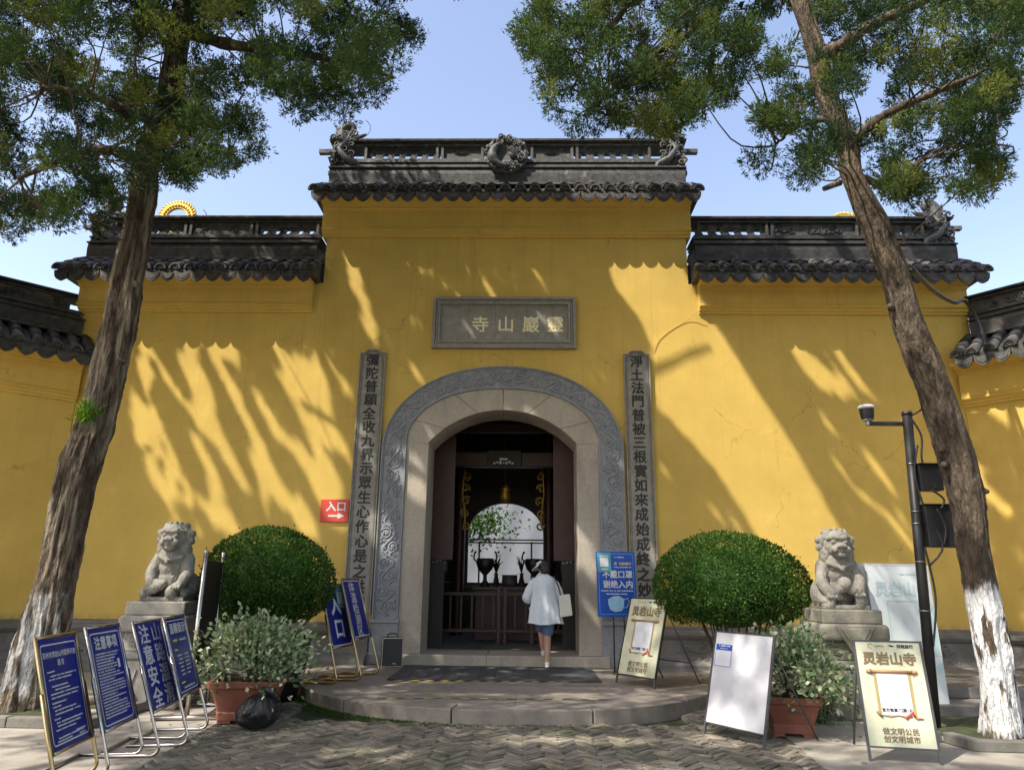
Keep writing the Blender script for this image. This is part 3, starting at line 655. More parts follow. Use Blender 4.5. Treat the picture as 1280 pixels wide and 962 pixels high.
# ------------------------------------------------------------ hall seen through the doorway
h = thing('entrance_hall', 'dark timber entrance hall seen through the arched doorway', 'hall', (0, 0, 0))
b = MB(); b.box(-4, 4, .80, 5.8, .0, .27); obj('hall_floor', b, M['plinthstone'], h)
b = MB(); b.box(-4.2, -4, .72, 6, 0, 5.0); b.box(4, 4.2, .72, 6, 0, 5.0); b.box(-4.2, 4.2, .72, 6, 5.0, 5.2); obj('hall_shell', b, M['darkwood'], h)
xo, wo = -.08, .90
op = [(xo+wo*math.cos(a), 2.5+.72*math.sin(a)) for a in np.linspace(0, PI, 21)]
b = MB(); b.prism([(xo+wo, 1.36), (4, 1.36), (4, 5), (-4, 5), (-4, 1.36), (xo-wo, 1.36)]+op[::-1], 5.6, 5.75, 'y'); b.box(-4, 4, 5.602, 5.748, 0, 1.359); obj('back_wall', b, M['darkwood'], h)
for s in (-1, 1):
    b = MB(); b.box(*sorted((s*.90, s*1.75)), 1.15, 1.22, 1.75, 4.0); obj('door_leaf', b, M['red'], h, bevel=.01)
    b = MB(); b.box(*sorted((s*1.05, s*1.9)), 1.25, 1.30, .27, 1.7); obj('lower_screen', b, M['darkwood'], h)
    b = MB(); b.lathe([(.13, .27), (.13, 5)], 18, M=Matrix.Translation((s*1.0+xo, 4.4, 0))); obj('pillar', b, M['red'], h)
    b = MB()
    for i in range(5): q = spiral(s*(.78+.02*(i % 2))+xo, 3.55-.26*i, .02, .10, i*1.3, 1.3*s, 12); b.tube([(p, 3.3, z) for p, z in q], .022, 6)
    b.tube(spline([(s*.82+xo, 3.3, 3.7), (s*.86+xo, 3.3, 3.2), (s*.80+xo, 3.3, 2.7), (s*.84+xo, 3.3, 2.45)], 14), .02, 6); obj('gilded_bracket', b, M['gold'], h)
    b = MB(); X = s*1.28-.03
    b.box(X-.16, X+.16, 2.62, 2.66, 1.55, 1.60); b.box(X-.16, X+.16, 2.62, 2.66, 2.15, 2.2)
    for k in range(5): b.box(X-.16+.075*k, X-.14+.075*k, 2.62, 2.66, 1.6, 2.15)
    for k in range(6): b.tube([(X-.15, 2.64, 1.6+.09*k), (X+.15, 2.64, 1.69+.09*k)], .009, 5)
    obj('lattice', b, M['darkwood'], h)
    b = MB(); b.box(X-.155, X+.155, 2.67, 2.675, 1.6, 2.15); obj('lattice_daylight', b, M['paper'], h)  # white panel standing in for daylight seen through the lattice openings
b = MB(); b.box(-1.7, 1.7, 2.3, 2.5, 3.6, 3.9); b.box(-1.7, 1.7, 2.35, 2.45, 4.3, 4.5); obj('lintel_beam', b, M['red'], h, bevel=.02)
b = MB()
for z in (2.33, 2.26): b.box(xo-1.0, xo+1.0, 5.5, 5.56, z, z+.03)
for x in (-.62, .62): b.box(xo+x-.02, xo+x+.02, 5.5, 5.56, 1.3, 2.3)
b.box(xo-1, xo+1, 5.5, 5.56, 1.25, 1.3); obj('window_bar', b, M['greymetal'], h)
t = thing('hall_name_tablet', 'tiny dark tablet with pale marks hung high inside the hall', 'tablet', (-.03, 2.25, 3.62))
b = MB(); b.box(-.34, .34, -.03, .03, -.02, .30); obj('board', b, M['darkwood'], t, bevel=.01)
b = MB()
for i in range(7): b.box(-.22+.06*i, -.18+.06*i, -.034, -.031, .02+.015*(i % 2), .055+.015*(i % 3))
b.box(-.1, .06, -.034, -.031, .10, .14); obj('marking', b, M['paper'], t)
t = thing('hanging_lantern', 'small gilded lantern hanging above the bright rear opening', 'lantern', (-.04, 3.4, 2.98))
b = MB(); b.lathe([(.02, 0), (.10, .04), (.13, .14), (.10, .26), (.14, .30), (.03, .40)], 12); obj('lantern_body', b, M['gold'], t)
b = MB(); b.tube([(0, 0, .4), (0, 0, 2.0)], .008, 5); obj('chain', b, M['gold'], t)
t = thing('altar_table', 'dark red altar table behind the wooden railing', 'table', (.08, 3.25, .27))
b = MB(); b.box(-.75, .75, -.35, .35, .95, 1.02); obj('table_top', b, M['red'], t, bevel=.01)
b = MB(); b.box(-.68, .68, -.30, .30, .0, .949); obj('cabinet', b, M['red'], t, bevel=.01)
b = MB(); b.box(.25, .6, -.312, -.301, .72, .86); obj('drawer', b, M['darkwood'], t, bevel=.004)
b = MB(); b.box(.38, .47, -.32, -.313, .60, .63); obj('paper_label', b, M['paper'], t)
def urn(x, y, label, k):
    t = thing('incense_burner', label, 'incense burner', (x, y, 1.291), group='incense burners on the altar')
    b = MB(); b.lathe([(.02, .0), (.13*k, .0), (.11*k, .05), (.05*k, .12), (.05*k, .22), (.19*k, .34), (.24*k, .46), (.22*k, .5), (.23*k, .54), (.20*k, .55), (.02, .50)], 20); obj('bowl', b, M['black'], t)
    for s in (-1, 1):
        b = MB(); b.tube(spline([(s*.22*k, 0, .48), (s*.30*k, 0, .55), (s*.27*k, 0, .68), (s*.24*k, 0, .66)], 10), .018, 6); obj('handle', b, M['black'], t)
urn(-.42, 3.1, 'left dark incense burner on a stem on the altar table', .78); urn(.58, 3.15, 'right dark incense burner behind the visitor in white', .82)
t = thing('censer', 'low dark censer in the middle of the altar table', 'censer', (.08, 3.1, 1.291)); b = MB()
b.lathe([(.0, .0), (.15, .0), (.16, .1), (.15, .2), (.17, .22), (.14, .23), (.13, .2), (0, .2)], 18); obj('bowl', b, M['greymetal'], t)
for i, (x, lb) in enumerate([(-.2, 'red candle stick left of the low censer on the altar'), (.33, 'red candle stick right of the low censer on the altar')]):
    t = thing('candle_stick', lb, 'candle', (x, 3.1, 1.291), group='candles on the altar'); b = MB(); b.lathe([(.0, 0), (.05, 0), (.03, .03), (.03, .26), (0, .26)], 10); obj('candle', b, M['red'], t)
    b = MB(); b.lathe([(0, .262), (.035, .262), (.035, .275), (0, .275)], 10); obj('cup', b, M['gold'], t)
for i, (x, lb) in enumerate([(-.12, 'slender vase with leafy stems left on the altar'), (.40, 'slender vase with leafy stems right on the altar')]):
    t = thing('flower_vase', lb, 'vase', (x-.08, 3.3, 1.291), group='vases on the altar'); b = MB(); b.lathe([(0, 0), (.05, 0), (.06, .1), (.03, .22), (.045, .26)], 12); obj('vase', b, M['black'], t)
    b = MB()
    for k in range(14): a = random.uniform(0, 6.28); r_ = random.uniform(.05, .18); b.tube([(0, 0, .25), (r_*.5*math.cos(a), r_*.5*math.sin(a), .45), (r_*math.cos(a), r_*math.sin(a), random.uniform(.42, .62))], [.006, .012, .004], 4)
    obj('stem', b, M['box'][0], t)
t = thing('wooden_railing', 'dark red wooden railing with square balusters across the hall', 'railing', (0, 2.2, .27))
for z, hh, nm in ((.86, .06, 'top_rail'), (.20, .06, 'bottom_rail')):
    b = MB(); b.box(-1.75, 1.75, -.035, .035, z, z+hh); obj(nm, b, M['red'], t, bevel=.006)
for k in range(17):
    x = -1.62+.203*k; b = MB(); b.box(x-.018, x+.018, -.018, .018, .261, .859); obj('baluster', b, M['red'], t)
for x in (-.10, .02, .52):
    b = MB(); b.box(x-.035, x+.035, -.045, .045, 0, 1.0); obj('post', b, M['red'], t, bevel=.006)
    if x < .3:
        for z in (.12, .22, .32):
            b = MB(); b.ball((x, -.05, z), .016, 8, 6); obj('stud', b, M['steel'], t)
# court behind the hall
t = thing('white_sheeting', 'pale sheeting hung beyond the rear opening of the hall', 'sheeting'); b = MB()
V = [(x, 11+.05*math.sin(x*2+z*1.8)+.02*math.sin(x*7-z*2), z) for x in np.linspace(-5, 5, 70) for z in np.linspace(0, 6.5, 20)]
b.add(V, [(i*20+j, i*20+j+1, (i+1)*20+j+1, (i+1)*20+j) for i in range(69) for j in range(19)], 0, True); obj('sheet', b, M['sheet'], t)
b = MB(); b.tube([(-5, 11, 6.5), (5, 11, 6.5)], .04, 8); b.tube([(-5, 11, 0), (-5, 11, 6.5)], .04, 8); b.tube([(5, 11, 0), (5, 11, 6.5)], .04, 8); obj('scaffold_tube', b, M['steel'], t)
for lb, px, py in (('gilded flaming ring showing above the left wing roof', 222, 268), ('gilded flaming crest peeping over the right wing roof', 1058, 283)):
    p = atY(px, py, 6.0); t = thing('roof_finial', lb, 'finial', (p[0], 6.0, 0)); zc = p[2]-.12; b = MB()
    A_ = np.linspace(0, 2*PI, 41); ro, ri = .46, .30
    shell([(ro*math.cos(a), zc+ro*math.sin(a)) for a in A_], [(ri*math.cos(a), zc+ri*math.sin(a)) for a in A_], -.05, .05, b)
    for a in np.linspace(0, 2*PI, 36): b.tube([(.42*math.cos(a), 0, zc+.42*math.sin(a)), (.52*math.cos(a+.1), 0, zc+.52*math.sin(a+.1)), (.56*math.cos(a+.22), 0, zc+.56*math.sin(a+.22))], [.05, .035, .006], 6)
    for a in np.linspace(0, 2*PI, 30): b.ball((.37*math.cos(a), -.05, zc+.37*math.sin(a)), .04, 6, 4)
    obj('ring', b, M['gold'], t); b = MB(); b.tube([(0, 0, 0), (0, 0, zc-.45)], .06, 8); obj('mast', b, M['darkwood'], t)

# ------------------------------------------------------------ signs on stands
def face(zb, tilt): return Matrix.Translation((0, 0, zb))@Matrix.Rotation(-tilt, 4, 'X')@Matrix(((1, 0, 0, 0), (0, 0, -1, 0), (0, 1, 0, 0), (0, 0, 0, 1)))
def P3(Mx, *p): return tuple(Mx@Vector(p))
def flat(mb, Mx, poly, n=.004, mi=0, th=.001):
    V = [P3(Mx, x, y, n) for x, y in poly]; mb.add(V, [list(range(len(V)))], mi); return mb
def rect(x0, x1, y0, y1): return [(x0, y0), (x1, y0), (x1, y1), (x0, y1)]
def rrect(w_, h_, r_, cy): return [(sx*(w_/2-r_)+r_*math.cos(a), cy+sy*(h_/2-r_)+r_*math.sin(a)) for sx, sy, a0 in ((1, -1, -PI/2), (1, 1, 0), (-1, 1, PI/2), (-1, -1, PI)) for a in np.linspace(a0, a0+PI/2, 5)]
def border(mb, Mx, w_, h_, cy, wd, r_=.03, n=.004, mi=0):
    O_, I_ = rrect(w_, h_, r_, cy), rrect(w_-2*wd, h_-2*wd, max(r_-wd, .003), cy); k = len(O_)
    V = [P3(Mx, x, y, n) for x, y in O_]+[P3(Mx, x, y, n) for x, y in I_]
    mb.add(V, [(i, (i+1) % k, k+(i+1) % k, k+i) for i in range(k)], mi)
def tline(mb, Mx, s, size, x, y, bold=0., n=.004, mi=0, align='CENTER', spacing=1., sx=1.):
    mb.text(s, size, Mx@Matrix.Translation((x, y, n))@Matrix.Diagonal((sx, 1, 1, 1)), mi, bold, align, spacing)
def fine(mb, Mx, x0, x1, y, hgt, rn, fill=1., n=.004, mi=0):
    """a line of print too small to read in the photograph"""
    x = x0; e = x0+(x1-x0)*fill
    while x < e:
        wv = hgt*rn.uniform(.55, .95)
        if rn.random() < .93: flat(mb, Mx, rect(x, min(x+wv*.85, e), y+rn.uniform(0, hgt*.12), y+hgt*rn.uniform(.72, 1.)), n, mi)
        x += wv
def steel_sign(label, pos, yaw, tilt, w_, h_, zb, lettering, floor=0., metal='steel', grp='blue notice signs on steel stands', base=.42):
    t = thing('notice_sign', label, 'sign', (pos[0], pos[1], floor), R(yaw), grp); zb -= floor; ti = R(tilt); Mx = face(zb, ti)
    b = MB(); b.box(-w_/2+.012, w_/2-.012, .012, h_-.012, -.008, .001, M=Mx); obj('board', b, M['blue'], t)
    b = MB(); r_ = .0135
    for s in (-1, 1):
        x = s*w_/2
        b.tube([P3(Mx, x, -.01, 0), P3(Mx, x, h_+.01, 0)], r_, 10)
    b.tube([P3(Mx, -w_/2, h_, 0), P3(Mx, w_/2, h_, 0)], r_*.9, 8); b.tube([P3(Mx, -w_/2, 0, 0), P3(Mx, w_/2, 0, 0)], r_*.9, 8)
    obj('frame', b, M[metal], t)
    L = zb/math.cos(ti)
    for s in (-1, 1):
        b = MB(); x = s*(w_/2+.022)
        top = P3(Mx, x, h_*.52, 0); bot = Vector(P3(Mx, x, -L, 0)); a = Vector((0, -math.sin(ti), -math.cos(ti)))
        k = bot-a*.10; rr_ = []
        pts = [Vector(top), Vector(P3(Mx, x, 0, 0)), k-a*.02, k]
        for q in np.linspace(.15, 1, 6):
            ang = (PI/2+ti)*0+q*(PI/2-ti*0); pts.append(Vector((x, k.y+a.y*.08*math.sin(ang)+.09*(1-math.cos(ang)), k.z-(k.z-.016)*math.sin(ang))))
        pts.append(Vector((x, pts[-1].y+base, .016)))
        b.tube([tuple(p) for p in pts], r_, 10); obj('leg', b, M[metal], t)
        ye = pts[-1].y
    b = MB(); b.tube([(-w_/2-.022, ye-.01, .016), (w_/2+.022, ye-.01, .016)], r_, 8); obj('crossbar', b, M[metal], t)
    b = MB(); lettering(b, Mx, w_, h_); obj('lettering', b, [M['white'], M['yellowprint'], M['lightblue'], M['teal'], M['paper']], t)
    return t, Mx
rn = random.Random(21)
def l1(b, Mx, w_, h_):
    border(b, Mx, w_-.07, h_-.09, h_/2-.005, .010)
    tline(b, Mx, '苏州市灵岩山寺暂停开放', .046, 0, h_-.125, .001); tline(b, Mx, '通 告', .046, 0, h_-.185, .001)
    for y, x0, fl in ((.245, -.22, .25), (.275, -.18, 1), (.298, -.21, .8), (.345, -.18, .6), (.37, -.14, .62), (.395, -.21, 1), (.42, -.21, .97), (.455, -.21, .5), (.48, -.21, .3), (.505, -.19, .8), (.53, -.19, .95), (.56, -.21, .2), (.585, -.19, 1), (.608, -.19, .9), (.632, -.21, .7), (.685, -.19, .95), (.705, -.21, .5)): 
        if y < h_-.03: fine(b, Mx, x0, .22, h_-y, .013, rn, fl)
    fine(b, Mx, .08, .23, .085, .014, rn); fine(b, Mx, .12, .23, .055, .012, rn)
def l2(b, Mx, w_, h_):
    border(b, Mx, w_-.07, h_-.07, h_/2-.01, .010); tline(b, Mx, '注意事项', .105, 0, h_-.125, .003)
    y = .20
    while y < h_-.075:
        fl = rn.choice((1, 1, .95, .6, .85)); fine(b, Mx, -.23, .23 if not .24 < y < .34 else .13, h_-y-.014, .0125, rn, fl); y += .0225
    border(b, Mx, .05, .085, h_-.305, .004, .004); flat(b, Mx, rect(.148, .192, h_-.34, h_-.27), .0035, 4)
def l3(b, Mx, w_, h_):
    for i, ch in enumerate('山路湿滑'): tline(b, Mx, ch, .172, .145, h_-.105-.178*i, .0035, sx=1.35)
    for i, ch in enumerate('注意安全'): tline(b, Mx, ch, .172, -.135, h_-.105-.178*i, .0035, sx=1.35)
def l4(b, Mx, w_, h_):
    border(b, Mx, w_-.07, h_-.06, h_/2, .009); tline(b, Mx, '温馨提示', .10, .02, h_-.105, .003, sx=1.25)
    fine(b, Mx, -.2, -.05, h_-.225, .024, rn, 1, mi=1); fine(b, Mx, .0, .22, h_-.225, .018, rn, 1)
    fine(b, Mx, -.2, -.10, h_-.31, .022, rn, 1, mi=1)
    for i in range(6): fine(b, Mx, -.16+.03*(i % 2), .0, h_-.36-.034*i, .016, rn, .9); fine(b, Mx, .05, .2, h_-.36-.034*i, .016, rn, 1 if i < 5 else .6)
    fine(b, Mx, -.2, -.08, h_-.60, .02, rn, 1, mi=1); fine(b, Mx, -.15, .22, h_-.645, .02, rn, .95)
def l5(b, Mx, w_, h_):
    border(b, Mx, w_-.03, h_-.03, h_/2, .014, .04); tline(b, Mx, '入', .27, -.01, h_*.66, .008, sx=1.1); tline(b, Mx, '口', .27, .0, h_*.28, .008, sx=1.1)
    flat(b, Mx, rect(.06, .26, h_*.60, h_*.965), .006, 3); flat(b, Mx, rect(.08, .24, h_*.68, h_*.87), .0075, 4); fine(b, Mx, .09, .23, h_*.90, .018, rn, 1, .0075, 4); fine(b, Mx, .09, .2, h_*.63, .02, rn, 1, .0075, 4)
def l6(b, Mx, w_, h_):
    border(b, Mx, w_-.05, h_-.05, h_/2, .012, .03)
    for i, ch in enumerate('体温检测区'): tline(b, Mx, ch, .150, -.02, h_-.115-.148*i, .0018, sx=1.5)
steel_sign('blue closing notice on a brassy stand with two-line title, nearest the viewer', (-2.76, -6.53), 98.9, 17.6, .617, .762, .26, l1, metal='bronzesteel')
steel_sign('blue sign titled 注意事项 over dense small print, second from the left', (-2.743, -5.956), 97.6, 18.6, .613, .764, .294, l2)
steel_sign('blue sign with eight big white characters warning of slippery paths', (-2.692, -5.335), 97.7, 20.2, .649, .742, .329, l3)
steel_sign('blue sign titled 温馨提示 half hidden behind the slippery path sign', (-2.668, -4.94), 100, 19.0, .65, .70, .385, l4)
steel_sign('blue entrance sign 入口 with a pale sticker, on the platform left of the door', (-1.973, -2.097), 79, 15.9, .629, .811, .555, l5, .134, 'bronzesteel')
steel_sign('blue sign reading 体温检测区 beside the black loudspeaker', (-1.796, -1.738), 82.5, 17.3, .66, .813, .633, l6, .134, 'bronzesteel')
#, (-2.50, -6.9, .92), (-2.53, -6.86, .75), (-2.50, -6.9, .6)], 10), [.012]*10, 6)

def a_frame(name, label, cat, pos, yaw, tilt, w_, h_, zb, floor, boardm, edge, lettering, mats, rear=.5, grp=None, fw=.014):
    t = thing(name, label, cat, (pos[0], pos[1], floor), R(yaw), grp); zb -= floor; ti = R(tilt); Mx = face(zb, ti); L = zb/math.cos(ti)
    b = MB(); b.box(-w_/2+.008, w_/2-.008, .008, h_-.008, -.010, .002, M=Mx); obj('board', b, M[boardm], t)
    b = MB()
    for x0, x1, y0, y1 in ((-w_/2-fw/2, -w_/2+fw, -.0, h_), (w_/2-fw, w_/2+fw/2, 0, h_), (-w_/2+fw, w_/2-fw, h_-fw, h_), (-w_/2+fw, w_/2-fw, 0, fw)): b.box(x0, x1, y0, y1, -.016, .008, M=Mx)
    obj('frame', b, M[edge], t, bevel=.002)
    for s in (-1, 1):
        b = MB(); x = s*(w_/2-.005); b.box(x-.011, x+.011, -L+.006, -.001, -.014, .006, M=Mx); obj('leg', b, M['greymetal'], t)
        b = MB(); hz = P3(Mx, 0, h_*.86, -.02); a = Vector((x*.96, hz[1], hz[2])); e = Vector((x*.96, hz[1]+rear, .012)); b.tube([tuple(a), tuple(e)], .011, 4); obj('rear_leg', b, M['greymetal'], t)
    b = MB(); q = a+(e-a)*.72; b.tube([(-w_/2*.96, q.y, q.z), (w_/2*.96, q.y, q.z)], .008, 4); obj('brace', b, M['greymetal'], t)
    b = MB(); lettering(b, Mx, w_, h_); obj('print', b, mats, t)
    return t
QM = [M['brownprint'], M['paper'], M['wood'], M['oldgoldprint'], M['redprint'], M['ink']]
def lq(b, Mx, w_, h_):
    k = w_/.6
    V = [( -.15*k+.022*math.cos(a), h_*.945+.022*math.sin(a)) for a in np.linspace(0, 5.2, 14)]; V2 = [(-.15*k+.015*math.cos(a), h_*.945+.015*math.sin(a)) for a in np.linspace(5.2, 0, 14)]
    for i in range(13): flat(b, Mx, [V[i], V[i+1], V2[12-i], V2[13-i]], .005, 3)
    fine(b, Mx, -.115*k, -.03*k, h_*.936, .014, rn, 1, .005, 3)
    flat(b, Mx, [(.0, h_*.95), (.03*k, h_*.957), (.07*k, h_*.945), (.05*k, h_*.943), (.04*k, h_*.935), (.02*k, h_*.945)], .005, 5)
    tline(b, Mx, '同程旅行', .036*k, .155*k, h_*.945, .001, .005, 5)
    s = .118*k
    tline(b, Mx, '灵岩山寺', s, .0, h_*.825, .004, .005, 0, sx=1.0)
    zz = h_*.36
    flat(b, Mx, rect(-.135*k, .135*k, h_*.30, h_*.70), .006, 1)
    for x in (-.15, .15): flat(b, Mx, rect(x*k-.012, x*k+.012, h_*.29, h_*.69), .005, 3)
    b.tube([P3(Mx, -.19*k, h_*.70, .008), P3(Mx, .19*k, h_*.70, .008)], .013, 8, 2)
    for x in (-.20, .20): b.tube([P3(Mx, x*k-.02, h_*.70, .008), P3(Mx, x*k+.02, h_*.70, .008)], [.022, .012] if x > 0 else [.012, .022], 8, 2)
    tline(b, Mx, '官方售票 门票1元', .034*k, 0, h_*.345, .001, .0075, 5)
    b.tube([P3(Mx, x*k, h_*y, .008) for x, y in ((-.16, .30), (-.06, .285), (.0, .30), (.06, .285), (.12, .29))], .004, 5, 2)
    b.tube([P3(Mx, x*k, h_*y, .009) for x, y in ((.06, .27), (.09, .30), (.13, .33), (.14, .29))], .010, 6, 4); b.tube([P3(Mx, -.18*k, h_*.33, .008), P3(Mx, -.14*k, h_*.28, .008)], .010, 6, 2); b.tube([P3(Mx, .15*k, h_*.28, .008), P3(Mx, .21*k, h_*.275, .008)], [.012, .004], 6, 2)
    tline(b, Mx, '做文明公民', .062*k, .0, h_*.155, .001, .005, 0, spacing=1.02); tline(b, Mx, '创文明城市', .062*k, .0, h_*.085, .001, .005, 0, spacing=1.02)
a_frame('poster_stand', 'cream poster stand titled 灵岩山寺 on the platform below the blue mask poster', 'sign', (1.817, -2.106), -54.7, 16.8, .693, 1.007, .237, .134, 'cream', 'black', lq, QM, .55, 'cream poster stands')
a_frame('poster_stand', 'cream poster stand titled 灵岩山寺 on the pavement in front of the black pole', 'sign', (3.53, -5.42), -11, 10, .545, .85, .10, 0, 'cream', 'greymetal', lq, QM, .45, 'cream poster stands')
def lw(b, Mx, w_, h_):
    flat(b, Mx, rect(-.335, -.125, h_*.62, h_*.855), .005, 1); flat(b, Mx, rect(-.335, -.125, h_*.79, h_*.855), .006, 2)
    for q in (rect(-.335, -.33, h_*.62, h_*.79), rect(-.13, -.125, h_*.62, h_*.79), rect(-.335, -.125, h_*.615, h_*.62)): flat(b, Mx, q, .006, 2)
    fine(b, Mx, -.30, -.15, h_*.83, .015, rn, 1, .007, 0); fine(b, Mx, -.28, -.18, h_*.805, .010, rn, 1, .007, 0)
a_frame('whiteboard_stand', 'plain white board on an A-shaped stand with one blue-headed notice', 'board', (2.34, -4.678), -58.9, 15.1, .735, .87, .10, 0, 'white', 'greymetal', lw, [M['white'], M['paper'], M['posterblue'], M['steel']], .5)
# blue mask poster
t = thing('mask_poster', 'bright blue poster with a face mask drawing right of the doorway', 'poster', (1.756, -.92, .134), R(10.7)); Mx = face(.782, R(3.2))
b = MB(); b.box(-.30, .30, 0, .93, -.008, .001, M=Mx); obj('board', b, M['posterblue'], t, bevel=.002)
for x in (-.06, .10):
    b = MB(); b.tube([(x, .03, .01), P3(Mx, x, .02, -.012), P3(Mx, x, .935, -.012)], .010, 8); obj('leg', b, M['black'], t)
b = MB(); b.tube([(-.13, -.08, .012), (.17, -.08, .012)], .010, 6); b.tube([(.02, -.1, .012), (.02, .26, .012)], .010, 6); obj('foot', b, M['black'], t)
b = MB(); border(b, Mx, .54, .87, .465, .004, .03, .003, 2)
fine(b, Mx, -.02, .13, .84, .018, rn, 1, .004, 0); tline(b, Mx, '来', .05, -.005, .755, .001, .004, 1); tline(b, Mx, '与你随行', .05, .145, .755, .001, .004, 1); fine(b, Mx, -.03, .24, .695, .016, rn, 1, .004, 0)
tline(b, Mx, '不戴口罩', .117, .02, .60, .003, .004, 0, sx=1.0); tline(b, Mx, '谢绝入内', .117, .02, .46, .003, .004, 0)
fine(b, Mx, -.24, .25, .355, .02, rn, 1, .004, 0); fine(b, Mx, -.16, .16, .31, .02, rn, 1, .004, 0)
out = [(-.13, .235), (-.05, .275), (.03, .28), (.10, .24), (.095, .15), (.06, .09), (-.03, .075), (-.10, .10), (-.125, .16)]
flat(b, Mx, [(x*1.06-.001, .17+(y-.17)*1.09) for x, y in out], .0042, 0); flat(b, Mx, out, .005, 2)
for y in (.13, .17, .21): b.tube([P3(Mx, x, y+.02*math.sin(x*9), .0055) for x in np.linspace(-.11, .08, 8)], .0025, 4, 0)
b.tube([P3(Mx, x, y, .005) for x, y in ((.10, .235), (.16, .26), (.185, .22), (.15, .14), (.09, .12))], .004, 5, 0)
flat(b, Mx, rect(-.285, -.075, .63, .915), .006, 3); flat(b, Mx, rect(-.245, -.115, .71, .84), .0075, 4); fine(b, Mx, -.25, -.11, .855, .02, rn, 1, .0075, 4); fine(b, Mx, -.22, -.13, .66, .025, rn, 1, .0075, 4)
obj('print', b, [M['white'], M['yellowprint'], M['lightblue'], M['teal'], M['paper']], t)
# tall faded boards leaning behind the right lion
for lb, x, y, yw, wd, hh, full_ in (('tall faded pale board with a ghostly 灵岩山寺 title behind the black pole', 4.80, -3.2, 9, .80, 1.62, 1), ('narrow edge of a second pale board leaning behind the tall faded one', 4.72, -3.10, 8, .80, 1.64, 0)):
    t = thing('display_board', lb, 'board', (x, y, .0), R(yw), 'pale boards leaning by the right lion'); Mx = face(.005, R(2)); b = MB(); b.box(-wd/2, wd/2, 0, hh, -.018, .0, M=Mx); obj('board', b, M['paleprint'], t, bevel=.003)
    b = MB(); b.box(-wd/2-.004, -wd/2+.006, 0, hh+.002, -.02, .002, M=Mx); b.box(-wd/2-.004, wd/2+.004, hh, hh+.008, -.02, .002, M=Mx); obj('edge_strip', b, M['white'], t)
    if full_:
        b = MB(); tline(b, Mx, '灵岩山寺', .175, .02, hh-.26, .004, .003, 0); flat(b, Mx, [(.0, hh-.09), (.04, hh-.08), (.08, hh-.095), (.05, hh-.105)], .003, 0); fine(b, Mx, .09, .24, hh-.105, .025, rn, 1, .003, 0)
        flat(b, Mx, [(.30, hh-.5), (.38, hh-.46), (.38, hh-1.0), (.30, hh-1.02)], .003, 0); flat(b, Mx, [(.28, hh-1.12), (.40, hh-1.06), (.38, hh-1.18), (.30, hh-1.2)], .003, 0)
        border(b, Mx, .40, .46, hh-.62, .012, .01, .003, 0); obj('print', b, [M['fadedteal']], t)
# dark board between steel posts behind the left lion
t = thing('notice_stand', 'dark board between two tall steel posts beside the left lion', 'board', (-3.11, -3.70, 0), R(100))
for s in (-1, 1):
    b = MB(); b.tube([(s*.41, 0, .03), (s*.41, 0, 1.66)], .024, 12); b.ball((s*.41, 0, 1.67), .027, 10, 7); obj('post', b, M['steel'], t)
    b = MB(); b.tube([(s*.41, -.5, .028), (s*.41, .34, .028)], .024, 12); b.ball((s*.41, -.5, .028), .024, 10, 7); obj('foot', b, M['steel'], t)
b = MB(); b.box(-.385, .385, -.012, .012, .35, 1.58); obj('board', b, M['darkwood'], t, bevel=.003)
b = MB(); b.tube([(-.39, 0, .20), (.39, 0, .20)], .018, 10); b.tube([(-.39, .0, .30), (.39, .0, .30)], .018, 10); obj('rail', b, M['steel'], t)
# loudspeaker
p = atZ(487, 834, .134); t = thing('loudspeaker', 'small black loudspeaker with silver edges by the left door jamb', 'loudspeaker', (p[0], p[1]+.12, .134), R(14))
b = MB(); b.box(-.15, .15, -.12, .12, .01, .42); obj('cabinet', b, M['black'], t, bevel=.012)
b = MB()
for s in (-1, 1): b.box(s*.15-.006, s*.15+.006, -.126, -.114, .012, .418)
b.box(-.144, .144, -.126, -.116, .41, .422); b.box(-.144, .144, -.126, -.116, .008, .02); b.box(-.156, -.144, .11, .122, .012, .418); obj('trim', b, M['steel'], t, bevel=.002)
b = MB(); b.box(-.135, .135, -.125, -.121, .03, .40); obj('grille', b, M['black'], t)
b = MB(); b.tube(spline([(-.08, 0, .42), (-.06, 0, .47), (.06, 0, .47), (.08, 0, .42)], 12), .010, 6); obj('handle', b, M['black'], t)
b = MB(); b.box(.0, .06, -.128, -.1255, .05, .062); obj('badge', b, M['steel'], t)

# floor mat and hazard tapes
t = thing('floor_mat', 'dark grey ribbed mat in front of the door threshold', 'mat', (0, 0, .136)); b = MB()
for i in range(12):
    x0 = -1.42+.236*i
    for y0, y1 in ((-1.86, -1.10), (-1.095, -.24)): b.prism([(x0+(y0+1)*-.0, y0), (x0+.231, y0), (x0+.231, y1), (x0, y1)], 0, .008, 'z')
obj('mat_tiles', b, M['mat'], t, bevel=.003)
def tape(label, x0, x1, y0, y1, wv, z):
    t = thing('hazard_tape', label, 'tape', (0, 0, z), group='hazard tapes on the platform'); n = int((x1-x0)/.1); by, bk = MB(), MB()
    for i in range(n):
        a = x0+(x1-x0)*i/n; c = x0+(x1-x0)*(i+1)/n; ya = y0+(y1-y0)*i/n; yc = y0+(y1-y0)*(i+1)/n; s = wv*.7
        (by if i % 2 else bk).add([(a, ya, 0), (c, yc, 0), (c+s, yc+wv, 0), (a+s, ya+wv, 0)], [(0, 1, 2, 3)])
    obj('yellow_stripe', by, M['tapeyellow'], t); obj('black_stripe', bk, M['black'], t)
tape('bold yellow and black tape along the front of the mat', -1.42, 1.28, -2.0, -1.86, .07, .1372)
tape('thin worn yellow and black tape near the platform edge', -1.25, 1.32, -3.43, -3.30, .035, .1372)
